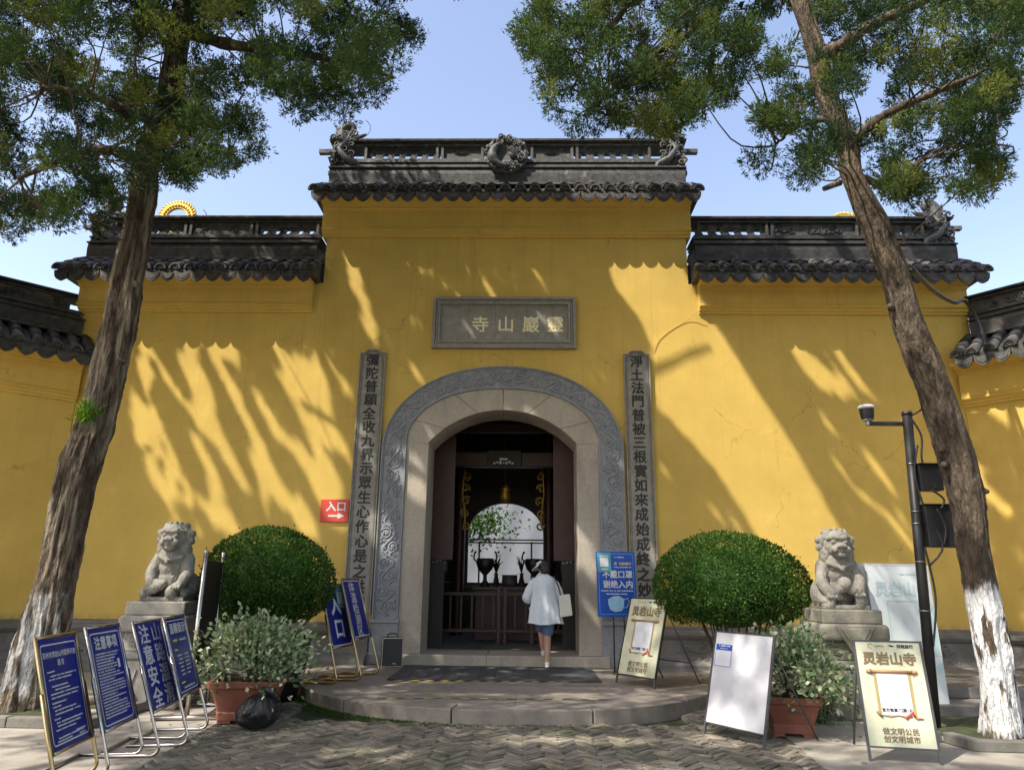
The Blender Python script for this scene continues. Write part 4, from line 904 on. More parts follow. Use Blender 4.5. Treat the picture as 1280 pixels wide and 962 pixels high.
# ------------------------------------------------------------ stone lions on pedestals
def lion(label, loc, rz, mirror):
    t = thing('stone_lion', label, 'statue', loc, rz, 'stone guardian lions'); b = MB(); s = mirror
    b.ball((0, .10, .22), (.27, .26, .24)); b.ball((0, .02, .40), (.215, .19, .22)); b.ball((0, -.06, .50), (.20, .14, .14)); b.ball((0, .10, .56), (.21, .16, .16))
    b.box(-.30, .30, -.26, .32, 0, .045)
    for x in (-1, 1):
        b.limb([(x*.19, .0, .46), (x*.255, -.09, .30), (x*.20, -.20, .17)], [.105, .085, .065])        # forelegs
        b.ball((x*.235, .12, .16), (.12, .20, .16)); b.ball((x*.26, -.10, .085), (.075, .12, .06))           # haunch and hind paw
        b.ball((x*.15, -.045, .60), (.09, .09, .12))
    # head
    b.ball((0, -.08, .71), (.185, .165, .165)); b.ball((0, -.16, .795), (.150, .10, .085)); b.ball((0, -.225, .665), (.105, .085, .065)); b.ball((0, -.215, .60), (.095, .075, .045))
    b.ball((0, -.295, .70), (.055, .04, .035)); b.ball((0, -.20, .635), (.13, .07, .03))
    for x in (-1, 1):
        b.ball((x*.075, -.225, .745), (.038, .03, .03)); b.limb([(x*.02, -.245, .785), (x*.09, -.235, .80), (x*.15, -.18, .785)], [.022, .028, .022])
        b.ball((x*.045, -.305, .69), (.026, .03, .022)); b.ball((x*.085, -.26, .655), (.05, .05, .04)); b.ball((x*.19, -.06, .76), (.04, .06, .07))
    for k in range(5):
        for j in range(9):                                         # rows of mane curls
            a = -PI*.56+PI*1.12*j/8+PI/2; zz = .86-.085*k; rr_ = .175+.03*math.sin(k*1.1)-.05*(k == 0)
            x, y = rr_*1.12*math.cos(a), -.02+rr_*math.sin(a)
            if y < -.13 and k < 3: continue
            b.ball((x, y, zz), .043, 8, 6)
    for j in range(7): a = PI*j/6; b.ball((.155*math.cos(a), -.10+.02*math.sin(a), .80+.085*math.sin(a)), .036, 8, 6)
    b.limb([(-.17, -.15, .50), (0, -.205, .45), (.17, -.15, .50)], [.022, .026, .022]); b.ball((0, -.235, .44), .035)
    # paws: one on a ball, one over a cub-like mound
    for x, z, y in ((-1, .15, -.22), (1, .17, -.22)):
        b.ball((x*.185, y, z), (.075, .08, .05))
        for q in range(4): b.ball((x*.185-.052+.035*q, y-.065, z-.018), (.021, .035, .026), 8, 6)
    if s:
        b.ball((.12, -.24, .095), .085); b.limb([(-.26, -.22, .10), (-.10, -.26, .14), (.0, -.24, .19), (-.12, -.2, .20)], [.06, .06, .05, .05]); b.ball((-.25, -.24, .09), .065)
    else:
        b.ball((.0, -.25, .27), (.10, .09, .085)); b.limb([(-.20, -.22, .06), (-.17, -.25, .19), (0, -.26, .235), (.17, -.25, .19), (.20, -.22, .06)], [.065, .065, .05, .065, .065])
    b.limb([(0, .30, .2), (0, .36, .45), (.02, .32, .62)], [.06, .08, .03])
    o = obj('body', b, M['lionstone'], t); remesh(o, .0085, 1, .014, .035); o.scale = (.82, .9, 1.0)
    return t
def pedestal(label, loc, rz, m):
    t = thing('lion_pedestal', label, 'pedestal', loc, rz, 'carved pedestals under the lions'); b = MB()
    def slab(nm, hx, hy, z0, z1, bev=.015):
        q = MB(); q.box(-hx, hx, -hy, hy, z0, z1); return obj(nm, q, m, t, bevel=bev, seg=3)
    slab('base_block', .37, .40, 0, .52, .03); slab('base_moulding', .385, .415, .521, .60, .025); slab('waist', .31, .34, .601, .80); slab('cornice', .375, .41, .801, .985, .05); slab('top_slab', .325, .36, .986, 1.135, .018)
    q = MB(); q.prism([(-.22, .97), (.22, .97), (.0, .60)], -.422, -.40, 'y'); q.prism([(-.16, .94), (.16, .94), (.0, .68)], -.432, -.42, 'y'); obj('cloth_relief', q, m, t, bevel=.006)
    q = MB()
    for x in (-1, 1):
        for k in range(2): q.tube([(x*(.20+a), -.343, .70+c) for a, c in spiral(0, 0, .01, .055, k*PI, 1.2, 10)], .011, 5)
        q.ball((x*.30, -.37, .30), (.05, .04, .14)); q.tube([(x*.05, -.402, .1), (x*.14, -.404, .25), (x*.10, -.402, .42)], .014, 5)
    obj('carving', q, m, t)
pedestal('grey stone pedestal under the left lion, behind the blue signs', (-3.82, -3.2, 0), R(6), M['greystone'])
pedestal('mossy stone pedestal under the right lion', (4.05, -3.2, 0), R(-4), M['mossstone'])
lion('pale stone lion with a paw on a ball, left of the doorway', (-3.80, -3.22, 1.137), R(5), True)
lion('weathered stone lion holding a round lump above an arch, right of the doorway', (4.05, -3.22, 1.137), R(-6), False)

# ------------------------------------------------------------ plants
def leaves(P, D, L_, W_, mi, fold=.0):
    """n leaf-sized rhombs at P pointing along D"""
    n = len(P); D = D/(np.linalg.norm(D, axis=1)[:, None]+1e-9); Rn = RNG.normal(0, 1, (n, 3)); S_ = np.cross(D, Rn); S_ /= np.linalg.norm(S_, axis=1)[:, None]+1e-9
    L_ = np.broadcast_to(L_, n)[:, None]; W_ = np.broadcast_to(W_, n)[:, None]
    V = np.stack([P, P+D*L_*.5-S_*W_*.5, P+D*L_, P+D*L_*.5+S_*W_*.5], 1)
    return V.reshape(-1, 3), np.arange(4*n).reshape(n, 4), mi
def join(parts):
    Vs, Qs, Ms = [], [], []; o = 0
    for V, Q, mi in parts: Vs.append(V); Qs.append(Q+o); Ms.append(np.broadcast_to(mi, len(Q))); o += len(V)
    return np.concatenate(Vs), np.concatenate(Qs), np.concatenate(Ms), False
def unit(n): v = RNG.normal(0, 1, (n, 3)); return v/np.linalg.norm(v, axis=1)[:, None]
def clipped_bush(label, c, rad, n, stems, lump=.05):
    t = thing('clipped_bush', label, 'bush', (c[0], c[1], 0), group='rounded clipped bushes by the gate'); u = unit(n); u[:, 2] = np.where(u[:, 2] < -.8, -u[:, 2]*.6, u[:, 2])
    k = np.ones(n)
    for _ in range(34): d = unit(1)[0]; k += lump*RNG.uniform(-.7, 1)*np.exp(-((1-u@d)/RNG.choice([.02, .05, .14])))
    k += np.where(RNG.random(n) < .012, RNG.uniform(.02, .11, n), 0)
    dep = 1-.22*RNG.random(n)**2.2; P = u*np.array(rad)*(k*dep)[:, None]; P[:, 2] = np.where(P[:, 2] < 0, P[:, 2]*.85, P[:, 2])+c[2]
    mi = RNG.choice([0, 1, 1, 2], n); thin = np.zeros(n)
    for q in unit(38): thin = np.maximum(thin, np.exp(-((1-u@q)/.006)))
    gap = (thin > .5) & (RNG.random(n) < .75); P[gap] = np.array([0, 0, c[2]])+(P[gap]-np.array([0, 0, c[2]]))*.80; mi = np.where(RNG.random(n) < .3, 0, mi)
    D = u*.6+RNG.normal(0, .6, (n, 3))+np.array([0, 0, .3])
    obj('foliage', join([leaves(P, D, RNG.uniform(.026, .056, n), RNG.uniform(.013, .026, n), mi)]), M['box'], t)
    b = MB()
    b.ball((0, 0, c[2]), tuple(np.array(rad)*.76), 20, 12); obj('inner_growth', b, M['box'][0], t)
    b = MB(); rn = random.Random(int(c[0]*10)+50)
    for i in range(stems):
        a = rn.uniform(0, 6.28); r1 = rn.uniform(.3, .8); b.tube(spline([(.08*math.cos(a), .08*math.sin(a), 0), (.2*math.cos(a), .2*math.sin(a), .25*c[2]), (r1*rad[0]*math.cos(a), r1*rad[1]*math.sin(a), c[2]-.2)], 8), np.linspace(.018, .007, 8), 6)
    obj('stem', b, M['twig'], t); return t
clipped_bush('dense dark green clipped bush left of the doorway, behind the variegated shrub', (-2.86, -2.6, 1.34), (.83, .80, .68), 23000, 14, .08)
clipped_bush('sunny green clipped bush right of the doorway, beside the lion', (3.06, -2.25, 1.35), (.98, .85, .66), 27000, 26, .12)
t = thing('glazed_pot', 'dark glazed pot under the left clipped bush', 'pot', (-2.62, -2.75, 0)); b = MB(); b.lathe([(0, .0), (.26, 0), (.36, .35), (.40, .68), (.42, .70), (.38, .72), (.34, .66), (0, .64)], 26); obj('pot', b, M['glaze'], t)
def potted(label, loc, rz, w0, w1, hh, fol, n):
    t = thing('potted_shrub', label, 'potted plant', loc, rz, 'variegated shrubs in terracotta pots'); b = MB()
    def ring(hw, z, c=.10): q = hw; return [(sx*q*(1 if i else 1-c), sy*q*(1-c if i else 1), z) for sx, sy, o_ in ((-1, -1, 0), (1, -1, 1), (1, 1, 0), (-1, 1, 1)) for i in ((1, 0) if not o_ else (0, 1))]
    R_ = [ring(w0, .03), ring(w0*1.03, .10), ring(w0*1.0, .11), ring(w1*.96, hh-.07), ring(w1*1.06, hh-.06), ring(w1*1.08, hh), ring(w1*.96, hh), ring(w1*.93, hh-.06)]
    V = [p for r_ in R_ for p in r_]; b.add(V, [(i*8+j, i*8+(j+1) % 8, (i+1)*8+(j+1) % 8, (i+1)*8+j) for i in range(7) for j in range(8)]+[tuple(range(8))[::-1]])
    obj('pot', b, M['terracotta'], t, bevel=.006)
    for sx in (-1, 1):
        for sy in (-1, 1): b = MB(); b.prism([(sx*w0*.95, 0), (sx*w0*.45, 0), (sx*w0*.38, .05), (sx*w0*.95, .05)], sy*w0*.6, sy*w0*.95, 'y'); obj('foot', b, M['terracotta'], t, bevel=.004)
    b = MB(); V = ring(w1*.94, hh-.05); b.add(V, [tuple(range(8))]); obj('soil', b, M['soil'], t)
    b = MB(); tips = []
    cx, cz, rx, rz_ = fol
    for i in range(46):
        a = random.uniform(0, 6.28); el = random.uniform(-.15, 1.4); k = random.uniform(.75, 1.05)
        e = np.array([cx+rx*k*math.cos(a)*math.cos(el), rx*k*math.sin(a)*math.cos(el), cz+rz_*k*math.sin(el)]); tips.append(e)
        b.tube(spline([(random.uniform(-.06, .06), random.uniform(-.06, .06), hh-.05), e*np.array([.35, .35, .6])+np.array([0, 0, hh*.35]), e], 8), np.linspace(.008, .003, 8), 5)
    obj('stem', b, M['twig'], t)
    P = []; D = []
    for e in tips:
        m_ = n//46; q = e+RNG.normal(0, 1, (m_, 3))*np.array([.11, .11, .085])*rx/.5; P.append(q); D.append((q-np.array([cx, 0, cz-.25]))*1.1+RNG.normal(0, .42, (m_, 3))+np.array([0, 0, -.15]))
    P = np.concatenate(P); D = np.concatenate(D); nn = len(P)
    obj('foliage', join([leaves(P, D, RNG.uniform(.045, .075, nn), RNG.uniform(.030, .046, nn), RNG.choice([0, 1, 1, 2, 2], nn))]), M['var'], t)
potted('cream-leaved shrub in a terracotta pot beside the black rubbish bag', (-2.46, -4.0, 0), R(8), .25, .33, .40, (-.02, .48, .54, .42), 2700)
potted('variegated shrub in a terracotta pot behind the white board', (3.0, -4.3, 0), R(-12), .19, .26, .36, (.05, .46, .42, .42), 2500)
t = thing('fern_clump', 'low leafy weeds at the foot of the right pedestal', 'plant', (3.52, -3.75, 0)); n = 900
P = np.stack([RNG.normal(0, .13, n), RNG.normal(0, .12, n), np.abs(RNG.normal(.25, .22, n))], 1)
obj('foliage', join([leaves(P, RNG.normal(0, .6, (n, 3))+np.array([0, -.2, .1]), RNG.uniform(.03, .07, n), RNG.uniform(.012, .022, n), RNG.choice([0, 0, 1], n))]), M['var'], t)
b = MB()
for i in range(14): x, y = random.gauss(0, .10), random.gauss(0, .08); b.tube([(x*.5, y*.5, 0), (x, y, .3), (x*1.8, y*1.5, random.uniform(.4, .75))], [.006, .005, .002], 5)
obj('stem', b, M['twig'], t)
# rubbish bag
t = thing('rubbish_bag', 'knotted black plastic rubbish bag beside the left terracotta pot', 'rubbish bag', (-2.20, -4.45, .0), R(20)); b = MB()
V = []; nu, nv = 90, 46; dents = [(unit(1)[0], RNG.uniform(.015, .05), RNG.uniform(-.10, .07)) for _ in range(60)]
for i in range(nv+1):
    ph = PI*i/nv; z = .155-.155*math.cos(ph)
    for j in range(nu):
        a = 2*PI*j/nu; r_ = .25*max(math.sin(ph), 0)**.7*(1-.25*(i/nv)**3)*(1+.045*math.sin(5*a+z*9)+.05*math.sin(9*a-z*22)*(.3+i/nv)+.03*math.sin(17*a+z*15))
        dv = np.array([math.cos(a)*math.sin(ph), math.sin(a)*math.sin(ph), math.cos(ph)]); e = 1+sum(h_*math.exp(-abs(1-dv@q)/w_) for q, w_, h_ in dents)
        r_ *= .86*e; V.append((r_*math.cos(a)+.08*z, r_*.85*math.sin(a), max(z*(.85+.15*e), .004)))
b.add(V, [(i*nu+j, i*nu+(j+1) % nu, (i+1)*nu+(j+1) % nu, (i+1)*nu+j) for i in range(nv) for j in range(nu)], 0, True); obj('sack', b, M['bag'], t)
b = MB(); b.tube(spline([(.02, 0, .30), (.03, 0, .345), (.02, .0, .37)], 6), [.04, .022, .026, .03, .028, .01], 8); b.tube(spline([(.03, 0, .35), (.12, -.05, .33), (.20, -.07, .24)], 8), [.02, .028, .034, .036, .034, .03, .02, .006], 7); obj('knot', b, M['bag'], t)
# camera pole
t = thing('camera_pole', 'black pole with a white dome camera and two dark boxes by the right juniper', 'camera pole', (4.63, -4.0, 0)); b = MB(); b.tube([(-.08, 0, .0), (.06, 0, 3.25)], .052, 18); b.tube([(.06, 0, 3.25), (.062, 0, 3.29)], .057, 18); b.lathe([(.14, 0), (.14, .02), (.07, .03)], 18, M=Matrix.Translation((-.08, 0, 0))); obj('pole', b, M['black'], t)
b = MB(); b.box(-.40, .04, -.02, .02, 3.13, 3.175); obj('arm', b, M['black'], t, bevel=.004)
cam = MB(); cam.lathe([(.012, -.18), (.02, -.16), (.02, -.12)], 10); cam.lathe([(.055, -.12), (.075, -.11), (.09, -.05), (.098, .06), (.118, .065), (.12, .085), (.09, .11), (.0, .12)], 22)
o = obj('dome_camera', cam, M['white'], t); o.location = (-.40, -.03, 3.27); o.scale = (.78, .78, .78)
b = MB(); b.lathe([(.080, -.10), (.0925, -.045), (.101, .055)], 22); q = obj('dark_window', b, M['black'], o)
b = MB(); b.box(-.05, .05, -.086, -.082, -.118, -.106); obj('vent', b, M['greymetal'], o)
for x0, x1, z0, z1, lb in ((.06, .30, 2.40, 2.68, 0), (.06, .40, 1.80, 2.24, 0)):
    b = MB(); b.box(x0, x1, -.10, .06, z0, z1); b.box(x0-.01, x1+.03, -.13, .08, z1+.001, z1+.014); obj('equipment_box', b, M['black'], t, bevel=.006)
b = MB()
for z in (2.70, 2.18, 2.05, 1.65, 1.15): x = -.08+.14*z/3.25; b.tube([(x+.056*math.cos(a), .056*math.sin(a), z) for a in np.linspace(0, 2*PI, 18)], .006, 5)
obj('strap', b, M['steel'], t)
b = MB()
for pts in ([(.09, -.03, 3.2), (.16, -.05, 3.0), (.12, -.07, 2.7), (.22, -.1, 2.4)], [(.10, -.06, 2.9), (.02, -.075, 2.6), (.07, -.08, 2.2), (.2, -.1, 1.82), (.03, -.08, 1.6)], [(.16, -.11, 2.4), (.26, -.13, 2.3), (.22, -.12, 2.2)], [(.08, 0, 3.24), (.2, .0, 3.3), (.30, -.2, 3.42)], [(.18, -.11, 2.2), (.24, -.12, 2.0), (.2, -.12, 1.82)], [(.02, -.07, 1.8), (.06, -.075, 1.3), (-.03, -.07, .8)]):
    b.tube(spline(pts, 16), .011, 6)
obj('cable', b, M['black'], t)

# ------------------------------------------------------------ visitor
pr = thing('person', 'person in a white smock, denim shorts and pale visor stepping over the threshold', 'person', (.69, -.36, .145), R(4)); pr.scale = (.93, .95, .95)
b = MB()
b.limb([(.09, .02, .86), (.06, .04, .48), (.05, -.02, .10)], [.095, .062, .040]); b.limb([(.05, -.03, .055), (.05, .10, .035)], [.04, .038])     # standing leg and foot
b.limb([(-.07, .03, .86), (-.03, .20, .56), (.01, .26, .24)], [.095, .062, .040]); b.limb([(.01, .25, .20), (.01, .38, .175)], [.04, .036])
b.ball((0, .02, .92), (.16, .12, .13)); b.limb([(0, .02, .95), (0, .02, 1.12), (0, .03, 1.30)], [.13, .125, .14]); b.limb([(-.14, .03, 1.33), (0, .03, 1.36), (.14, .03, 1.33)], [.06, .08, .06])
b.limb([(0, .03, 1.38), (-.01, .06, 1.48)], [.055, .052]); b.ball((-.02, .09, 1.55), (.075, .095, .105)); b.ball((-.03, .185, 1.53), (.018, .02, .022)); b.ball((-.02, .13, 1.47), (.045, .05, .03))
for x in (-1, 1): b.ball((-.02+x*.078, .08, 1.54), (.012, .02, .03)); b.ball((-.025+x*.032, .172, 1.56), .014)
b.limb([(-.17, .03, 1.32), (-.25, .05, 1.06), (-.10, .24, 1.04)], [.052, .042, .030]); b.limb([(.17, .03, 1.32), (.24, .08, 1.06), (.06, .25, 1.06)], [.052, .042, .030])
for x in (-1, 1):
    hx = -.06 if x < 0 else .03; b.ball((hx, .27, 1.05), (.036, .045, .022))
    for q in range(4): b.limb([(hx-.027+.018*q, .30, 1.055), (hx-.027+.018*q, .335-.004*abs(q-1.5), 1.06), (hx-.027+.018*q, .345-.004*abs(q-1.5), 1.04)], [.009, .008, .007], 8)
    b.limb([(hx-x*.03, .265, 1.055), (hx-x*.05, .295, 1.07)], [.011, .008], 8)
remesh(obj('body', b, M['skin'], pr), .0065, 4)
def rings(rows, n=44, wob=0, seed=1, closed_top=False):
    """stacked elliptical rings (cx, cy, z, rx, ry) with folds growing downward"""
    rn = random.Random(seed); ph = [rn.uniform(0, 6.28) for _ in range(4)]; V = []; k = len(rows)
    for i, (cx, cy, z, rx, ry) in enumerate(rows):
        f = wob*(i/(k-1))**1.2
        for j in range(n):
            a = 2*PI*j/n; w_ = 1+f*(math.sin(9*a+ph[0])*.6+math.sin(14*a+ph[1])*.4+.4*math.sin(5*a+ph[2])); V.append((cx+rx*w_*math.cos(a), cy+ry*w_*math.sin(a), z+f*.15*math.sin(3*a+ph[3])))
    return V, [((i+1)*n+j, (i+1)*n+(j+1) % n, i*n+(j+1) % n, i*n+j) for i in range(k-1) for j in range(n)]
b = MB(); ctl = np.array([(-.005, .03, 1.44, .068, .075), (0, .02, 1.41, .115, .115), (0, .015, 1.37, .165, .13), (0, .015, 1.31, .19, .145), (0, .015, 1.22, .19, .15), (.0, .015, 1.12, .197, .157), (.005, .015, 1.0, .225, .17), (.012, .01, .88, .25, .185), (.018, .0, .74, .272, .205), (.022, -.005, .665, .285, .22)])
rows = [tuple(x) for x in spline(ctl, 40)]
V, Fc = rings(rows, 96, .075, 3); b.add(V, Fc, 0, True); smock = obj('smock', b, M['cloth'], pr); tx = bpy.data.textures.new('creases', 'CLOUDS'); tx.noise_scale = .07; dp = smock.modifiers.new('creases', 'DISPLACE'); dp.texture = tx; dp.strength = .018; dp.mid_level = .5; sd = smock.modifiers.new('cloth', 'SOLIDIFY'); sd.thickness = .004
for x, e, wv in ((-1, (-.285, .05, 1.06), (-.13, .21, 1.04)), (1, (.27, .08, 1.06), (.09, .22, 1.06))):
    b = MB(); Q = spline([(x*.13, .03, 1.345), (x*.215, .035, 1.23), e, ((e[0]+wv[0])/2, (e[1]+wv[1])/2, 1.04), wv], 26); rr_ = np.interp(np.linspace(0, 1, 26), [0, .3, .55, .85, 1], [.066, .072, .078, .060, .038])*(1+.05*np.sin(np.arange(26)*1.7))
    b.tube(Q, rr_, 18); obj('sleeve', b, M['cloth'], pr)
b = MB(); b.tube([(x*.105*1, .045+.03*math.sin(x*3), z) for x, z in ((-.5, 1.43), (0, 1.425), (.5, 1.43))], .006, 5); obj('collar_seam', b, M['cloth'], pr)
for hx, P_ in ((1, [(.085, .02, .86), (.075, .035, .68), (.062, .035, .49)]), (-1, [(-.07, .03, .86), (-.05, .12, .70), (-.03, .19, .57)])):
    b = MB(); b.tube(spline(P_, 10), np.linspace(.118, .088, 10), 18); obj('shorts_leg', b, M['denim'], pr)
for (x, y, z, a) in ((.05, .03, 0, 0), (.01, .31, .145, 0)):
    b = MB(); b.ball((x, y, z+.022), (.047, .135, .024)); b.ball((x, y-.06, z+.055), (.043, .062, .045)); b.ball((x, y+.05, z+.04), (.042, .08, .034)); o = obj('shoe', b, M['shoe'], pr); remesh(o, .007, 3)
    b = MB()
    for s in (-1, 1): b.tube([(x+s*.046, y-.06, z+.03), (x+s*.049, y-.01, z+.05), (x+s*.045, y+.05, z+.045)], .007, 5)
    obj('shoe_stripe', b, M['black'], o)
b = MB(); b.ball((-.018, .06, 1.585), (.092, .105, .095)); b.ball((.0, -.01, 1.53), (.075, .06, .07)); b.ball((.0, -.03, 1.475), (.05, .04, .05)); b.ball((.03, -.03, 1.50), (.06, .05, .05)); o = obj('hair', b, M['hair'], pr); remesh(o, .01, 2, .012, .03)
b = MB(); A_ = np.linspace(.25, PI+.35, 22)
V = [(-.018+.101*math.cos(a), .068+.114*math.sin(a), 1.585+z-.02*math.sin(a)) for z in (0, .05) for a in A_]; b.add(V, [(j, j+1, 22+j+1, 22+j) for j in range(21)], 0, True)
V = [(-.03+r_*1.0*math.cos(a), .075+r_*1.15*math.sin(a), 1.585-(r_-.1)*.55-.02*math.sin(a)) for r_ in (.10, .17) for a in np.linspace(.7, PI+.15, 20)]; b.add(V, [(j, j+1, 20+j+1, 20+j) for j in range(19)], 0, True)
o = obj('visor', b, M['cloth'], pr); o.matrix_local = Matrix.Translation((-.018, .07, 1.59))@Matrix.Rotation(R(52), 4, 'Z')@Matrix.Rotation(R(-14), 4, 'X')@Matrix.Translation((.018, -.07, -1.585)); sd = o.modifiers.new('thick', 'SOLIDIFY'); sd.thickness = .006
t = thing('tote_bag', 'cream canvas tote bag hanging from the visitor\'s shoulder', 'bag', (.69, -.36, .145), R(4)); t.scale = (.93, .95, .95); b = MB()
b.add([(.235, -.14, 1.11), (.415, -.15, 1.13), (.455, -.165, .80), (.25, -.16, .77), (.235, -.07, 1.11), (.415, -.07, 1.13), (.46, -.06, .80), (.25, -.06, .77)], [(0, 3, 2, 1), (4, 5, 6, 7), (0, 1, 5, 4), (2, 3, 7, 6), (0, 4, 7, 3), (1, 2, 6, 5)]); obj('sack', b, M['canvas'], t, bevel=.012, seg=3)
b = MB(); b.tube(spline([(.26, -.13, 1.10), (.235, -.125, 1.22), (.185, -.075, 1.35), (.165, .04, 1.405), (.20, .14, 1.28), (.30, .0, 1.10)], 24), .012, 7); b.tube(spline([(.41, -.12, 1.12), (.455, -.12, .98), (.475, -.12, .84)], 10), .008, 6); obj('strap', b, M['black'], t)
# ------------------------------------------------------------ trees
def bark(name, c, c2): return mat(name, c, .3, 3.2, .95, .9, 9, col2=c2, sc=(5, 5, 1.7), big=.25, bigscale=.5, spec=.2, bdist=.05)
M['barkL'] = bark('furrowed_bark', (.040, .030, .022), (.15, .115, .082)); overlay(M['barkL'], (.34, .29, .21), 1.3, .50, .62, (5, 5, .5), .8)
overlay(M['barkL'], (.20, .075, .045), 1.2, .52, .62, (3, 3, .8), .7, zlo=1.1, zhi=1.75)
overlay(M['barkL'], (.56, .55, .53), 1.5, .46, .56, (6, 6, .7), .85, zhi=1.22, znoise=.4, zlo=.25)
M['barkR'] = bark('grey_brown_bark', (.045, .034, .026), (.16, .125, .092)); overlay(M['barkR'], (.24, .19, .13), 1.3, .55, .66, (5, 5, .5), .7)
overlay(M['barkR'], (.72, .72, .71), 1.5, .405, .45, (6, 6, 1.1), .95, zhi=1.40, znoise=.35, zlo=.05)
def vnoise(rn, nt, nz, T, Z):
    """smooth noise on a (turn, height) grid, periodic round the trunk"""
    g = rn.random((nz+2, nt)); a = T*nt; b = np.clip(Z*nz, 0, nz-1e-6); i = np.floor(a).astype(int); j = np.floor(b).astype(int); fa = a-i; fb = b-j; fa = fa*fa*(3-2*fa); fb = fb*fb*(3-2*fb); i0 = i % nt; i1 = (i+1) % nt
    return (g[j, i0]*(1-fa)+g[j, i1]*fa)*(1-fb)+(g[j+1, i0]*(1-fa)+g[j+1, i1]*fa)*fb
def trunk(rows, n=132, k=330, seed=1, deep=.10, flare=0):
    rn = np.random.default_rng(seed); P = spline([r_[0] for r_ in rows], k); rad = spline([(r_[1], 0, 0) for r_ in rows], k)[:, 0]
    zz = P[:, 2]; H = zz[-1]-zz[0]; th = np.arange(n)*2*PI/n; TH, ZZ = np.meshgrid(th, zz); T = (TH/(2*PI)+.035*ZZ+.03*np.sin(ZZ*1.7)) % 1; Zn = (ZZ-zz[0])/H
    f = np.zeros_like(T)
    for nt, cell, a in ((7, 1.9, .42), (14, .85, .42), (27, .42, .36), (46, .20, .22)): f += a*(1-np.abs(2*vnoise(rn, nt, int(H/cell), T, Zn)-1))**1.6
    f -= f.mean(); lump = .16*(vnoise(rn, 3, int(H/.9), T, Zn)-.5)+.10*(vnoise(rn, 5, int(H/.45), T, Zn)-.5)
    hol = vnoise(rn, 6, int(H/.5), T, Zn); f -= .9*np.clip((hol-.80)/.2, 0, 1)
    fl = 1+flare*np.exp(-np.maximum(ZZ, 0)/.28)*(1+.35*np.cos(5*TH+1))
    r_ = rad[:, None]*(1+deep*1.5*f+lump)*fl
    V = np.stack([P[:, 0:1]+r_*np.cos(TH), P[:, 1:2]+r_*np.sin(TH), ZZ+.0*r_], 2).reshape(-1, 3)
    b = MB(); b.add(V, [(i*n+j, i*n+(j+1) % n, (i+1)*n+(j+1) % n, (i+1)*n+j) for i in range(k-1) for j in range(n)], 0, True)
    return b, P, rad
LIT = [(748, 300), (838, 300), (868, 365), (930, 460), (1000, 570), (1050, 660), (1080, 765), (985, 740), (935, 650), (895, 590), (845, 530), (818, 510), (812, 430), (800, 400), (768, 360)]
LITS = [[(165, 415), (385, 415), (412, 480), (432, 600), (425, 660), (330, 680), (215, 670), (190, 640), (160, 520)], [(412, 300), (450, 330), (475, 420), (440, 520), (425, 480), (420, 380)], [(985, 400), (1040, 420), (1120, 560), (1150, 700), (1060, 640), (1000, 480)], [(1190, 470), (1290, 470), (1290, 700), (1230, 700)]]
_g = np.random.default_rng(77).random((256, 256))
def cell(a, b):
    i = np.floor(a).astype(int); j = np.floor(b).astype(int); fa = a-i; fb = b-j; fa = fa*fa*(3-2*fa); fb = fb*fb*(3-2*fb); g = lambda p, q: _g[p % 256, q % 256]
    return (g(i, j)*(1-fa)+g(i+1, j)*fa)*(1-fb)+(g(i, j+1)*(1-fa)+g(i+1, j+1)*fa)*fb
def streak(Q): s = Q[:, 0]+SUN[0]/-SUN[2]*Q[:, 2]; return .68*cell(s/.20+40, Q[:, 2]/.8+9)+.32*cell(s/.09+11, Q[:, 2]/.45+31)
def shade_px(P):
    """where the shadow of a point falls on the gate's wall, in the photograph"""
    t = -P[:, 1]/SUN[1]; Q = P+t[:, None]*SUN; d = Q-CAM; z = d@CF
    return 640+F_PX*(d@CR)/z, 481-F_PX*(d@CU)/z, t > 0, Q
def keep_shadow(P, r=.12):
    """tufts that would close the gaps through which the sun reaches the wall are left out of the crowns"""
    bad = np.zeros(len(P), bool)
    for dx, dz in ((0, 0), (-r, 0), (r, 0), (0, r), (0, -r)):
        x, y, ok, Q = shade_px(P+np.array([dx, 0, dz])); bad |= inpoly(x, y, LIT) & ok
    x, y, ok, Q = shade_px(P); st = streak(Q); thr = np.full(len(P), .74); thr[(y < 330) | (x < 150)] = 2
    for L_, v in zip(LITS, (.47, .56, .60, .52)): thr = np.where(inpoly(x, y, L_), v, thr)
    return ~((bad | (st > thr)) & ok) & open_to_sun(P)
def clump(c, r, n, lean, L_=.13, W_=.022, nb=6, mi=0):
    """a flame-shaped tuft of scale-leaf sprays"""
    u = unit(n); P = c+u*r*(RNG.random(n)**.45)[:, None]*np.array([1, 1, .85]); D = u*.75+RNG.normal(0, .35, (n, 3))+np.array(lean)
    D /= np.linalg.norm(D, axis=1)[:, None]
    P = np.repeat(P, nb, 0)+RNG.normal(0, .018, (n*nb, 3)); D = np.repeat(D, nb, 0)+RNG.normal(0, .42, (n*nb, 3))
    k = n*nb; P = P+np.array([0, 0, -.0]); m_ = np.where(RNG.random(k) < .16, RNG.integers(0, 3, k), mi)
    return leaves(P, D, L_*RNG.uniform(.55, 1.1, k), W_*RNG.uniform(.7, 1.3, k), m_)
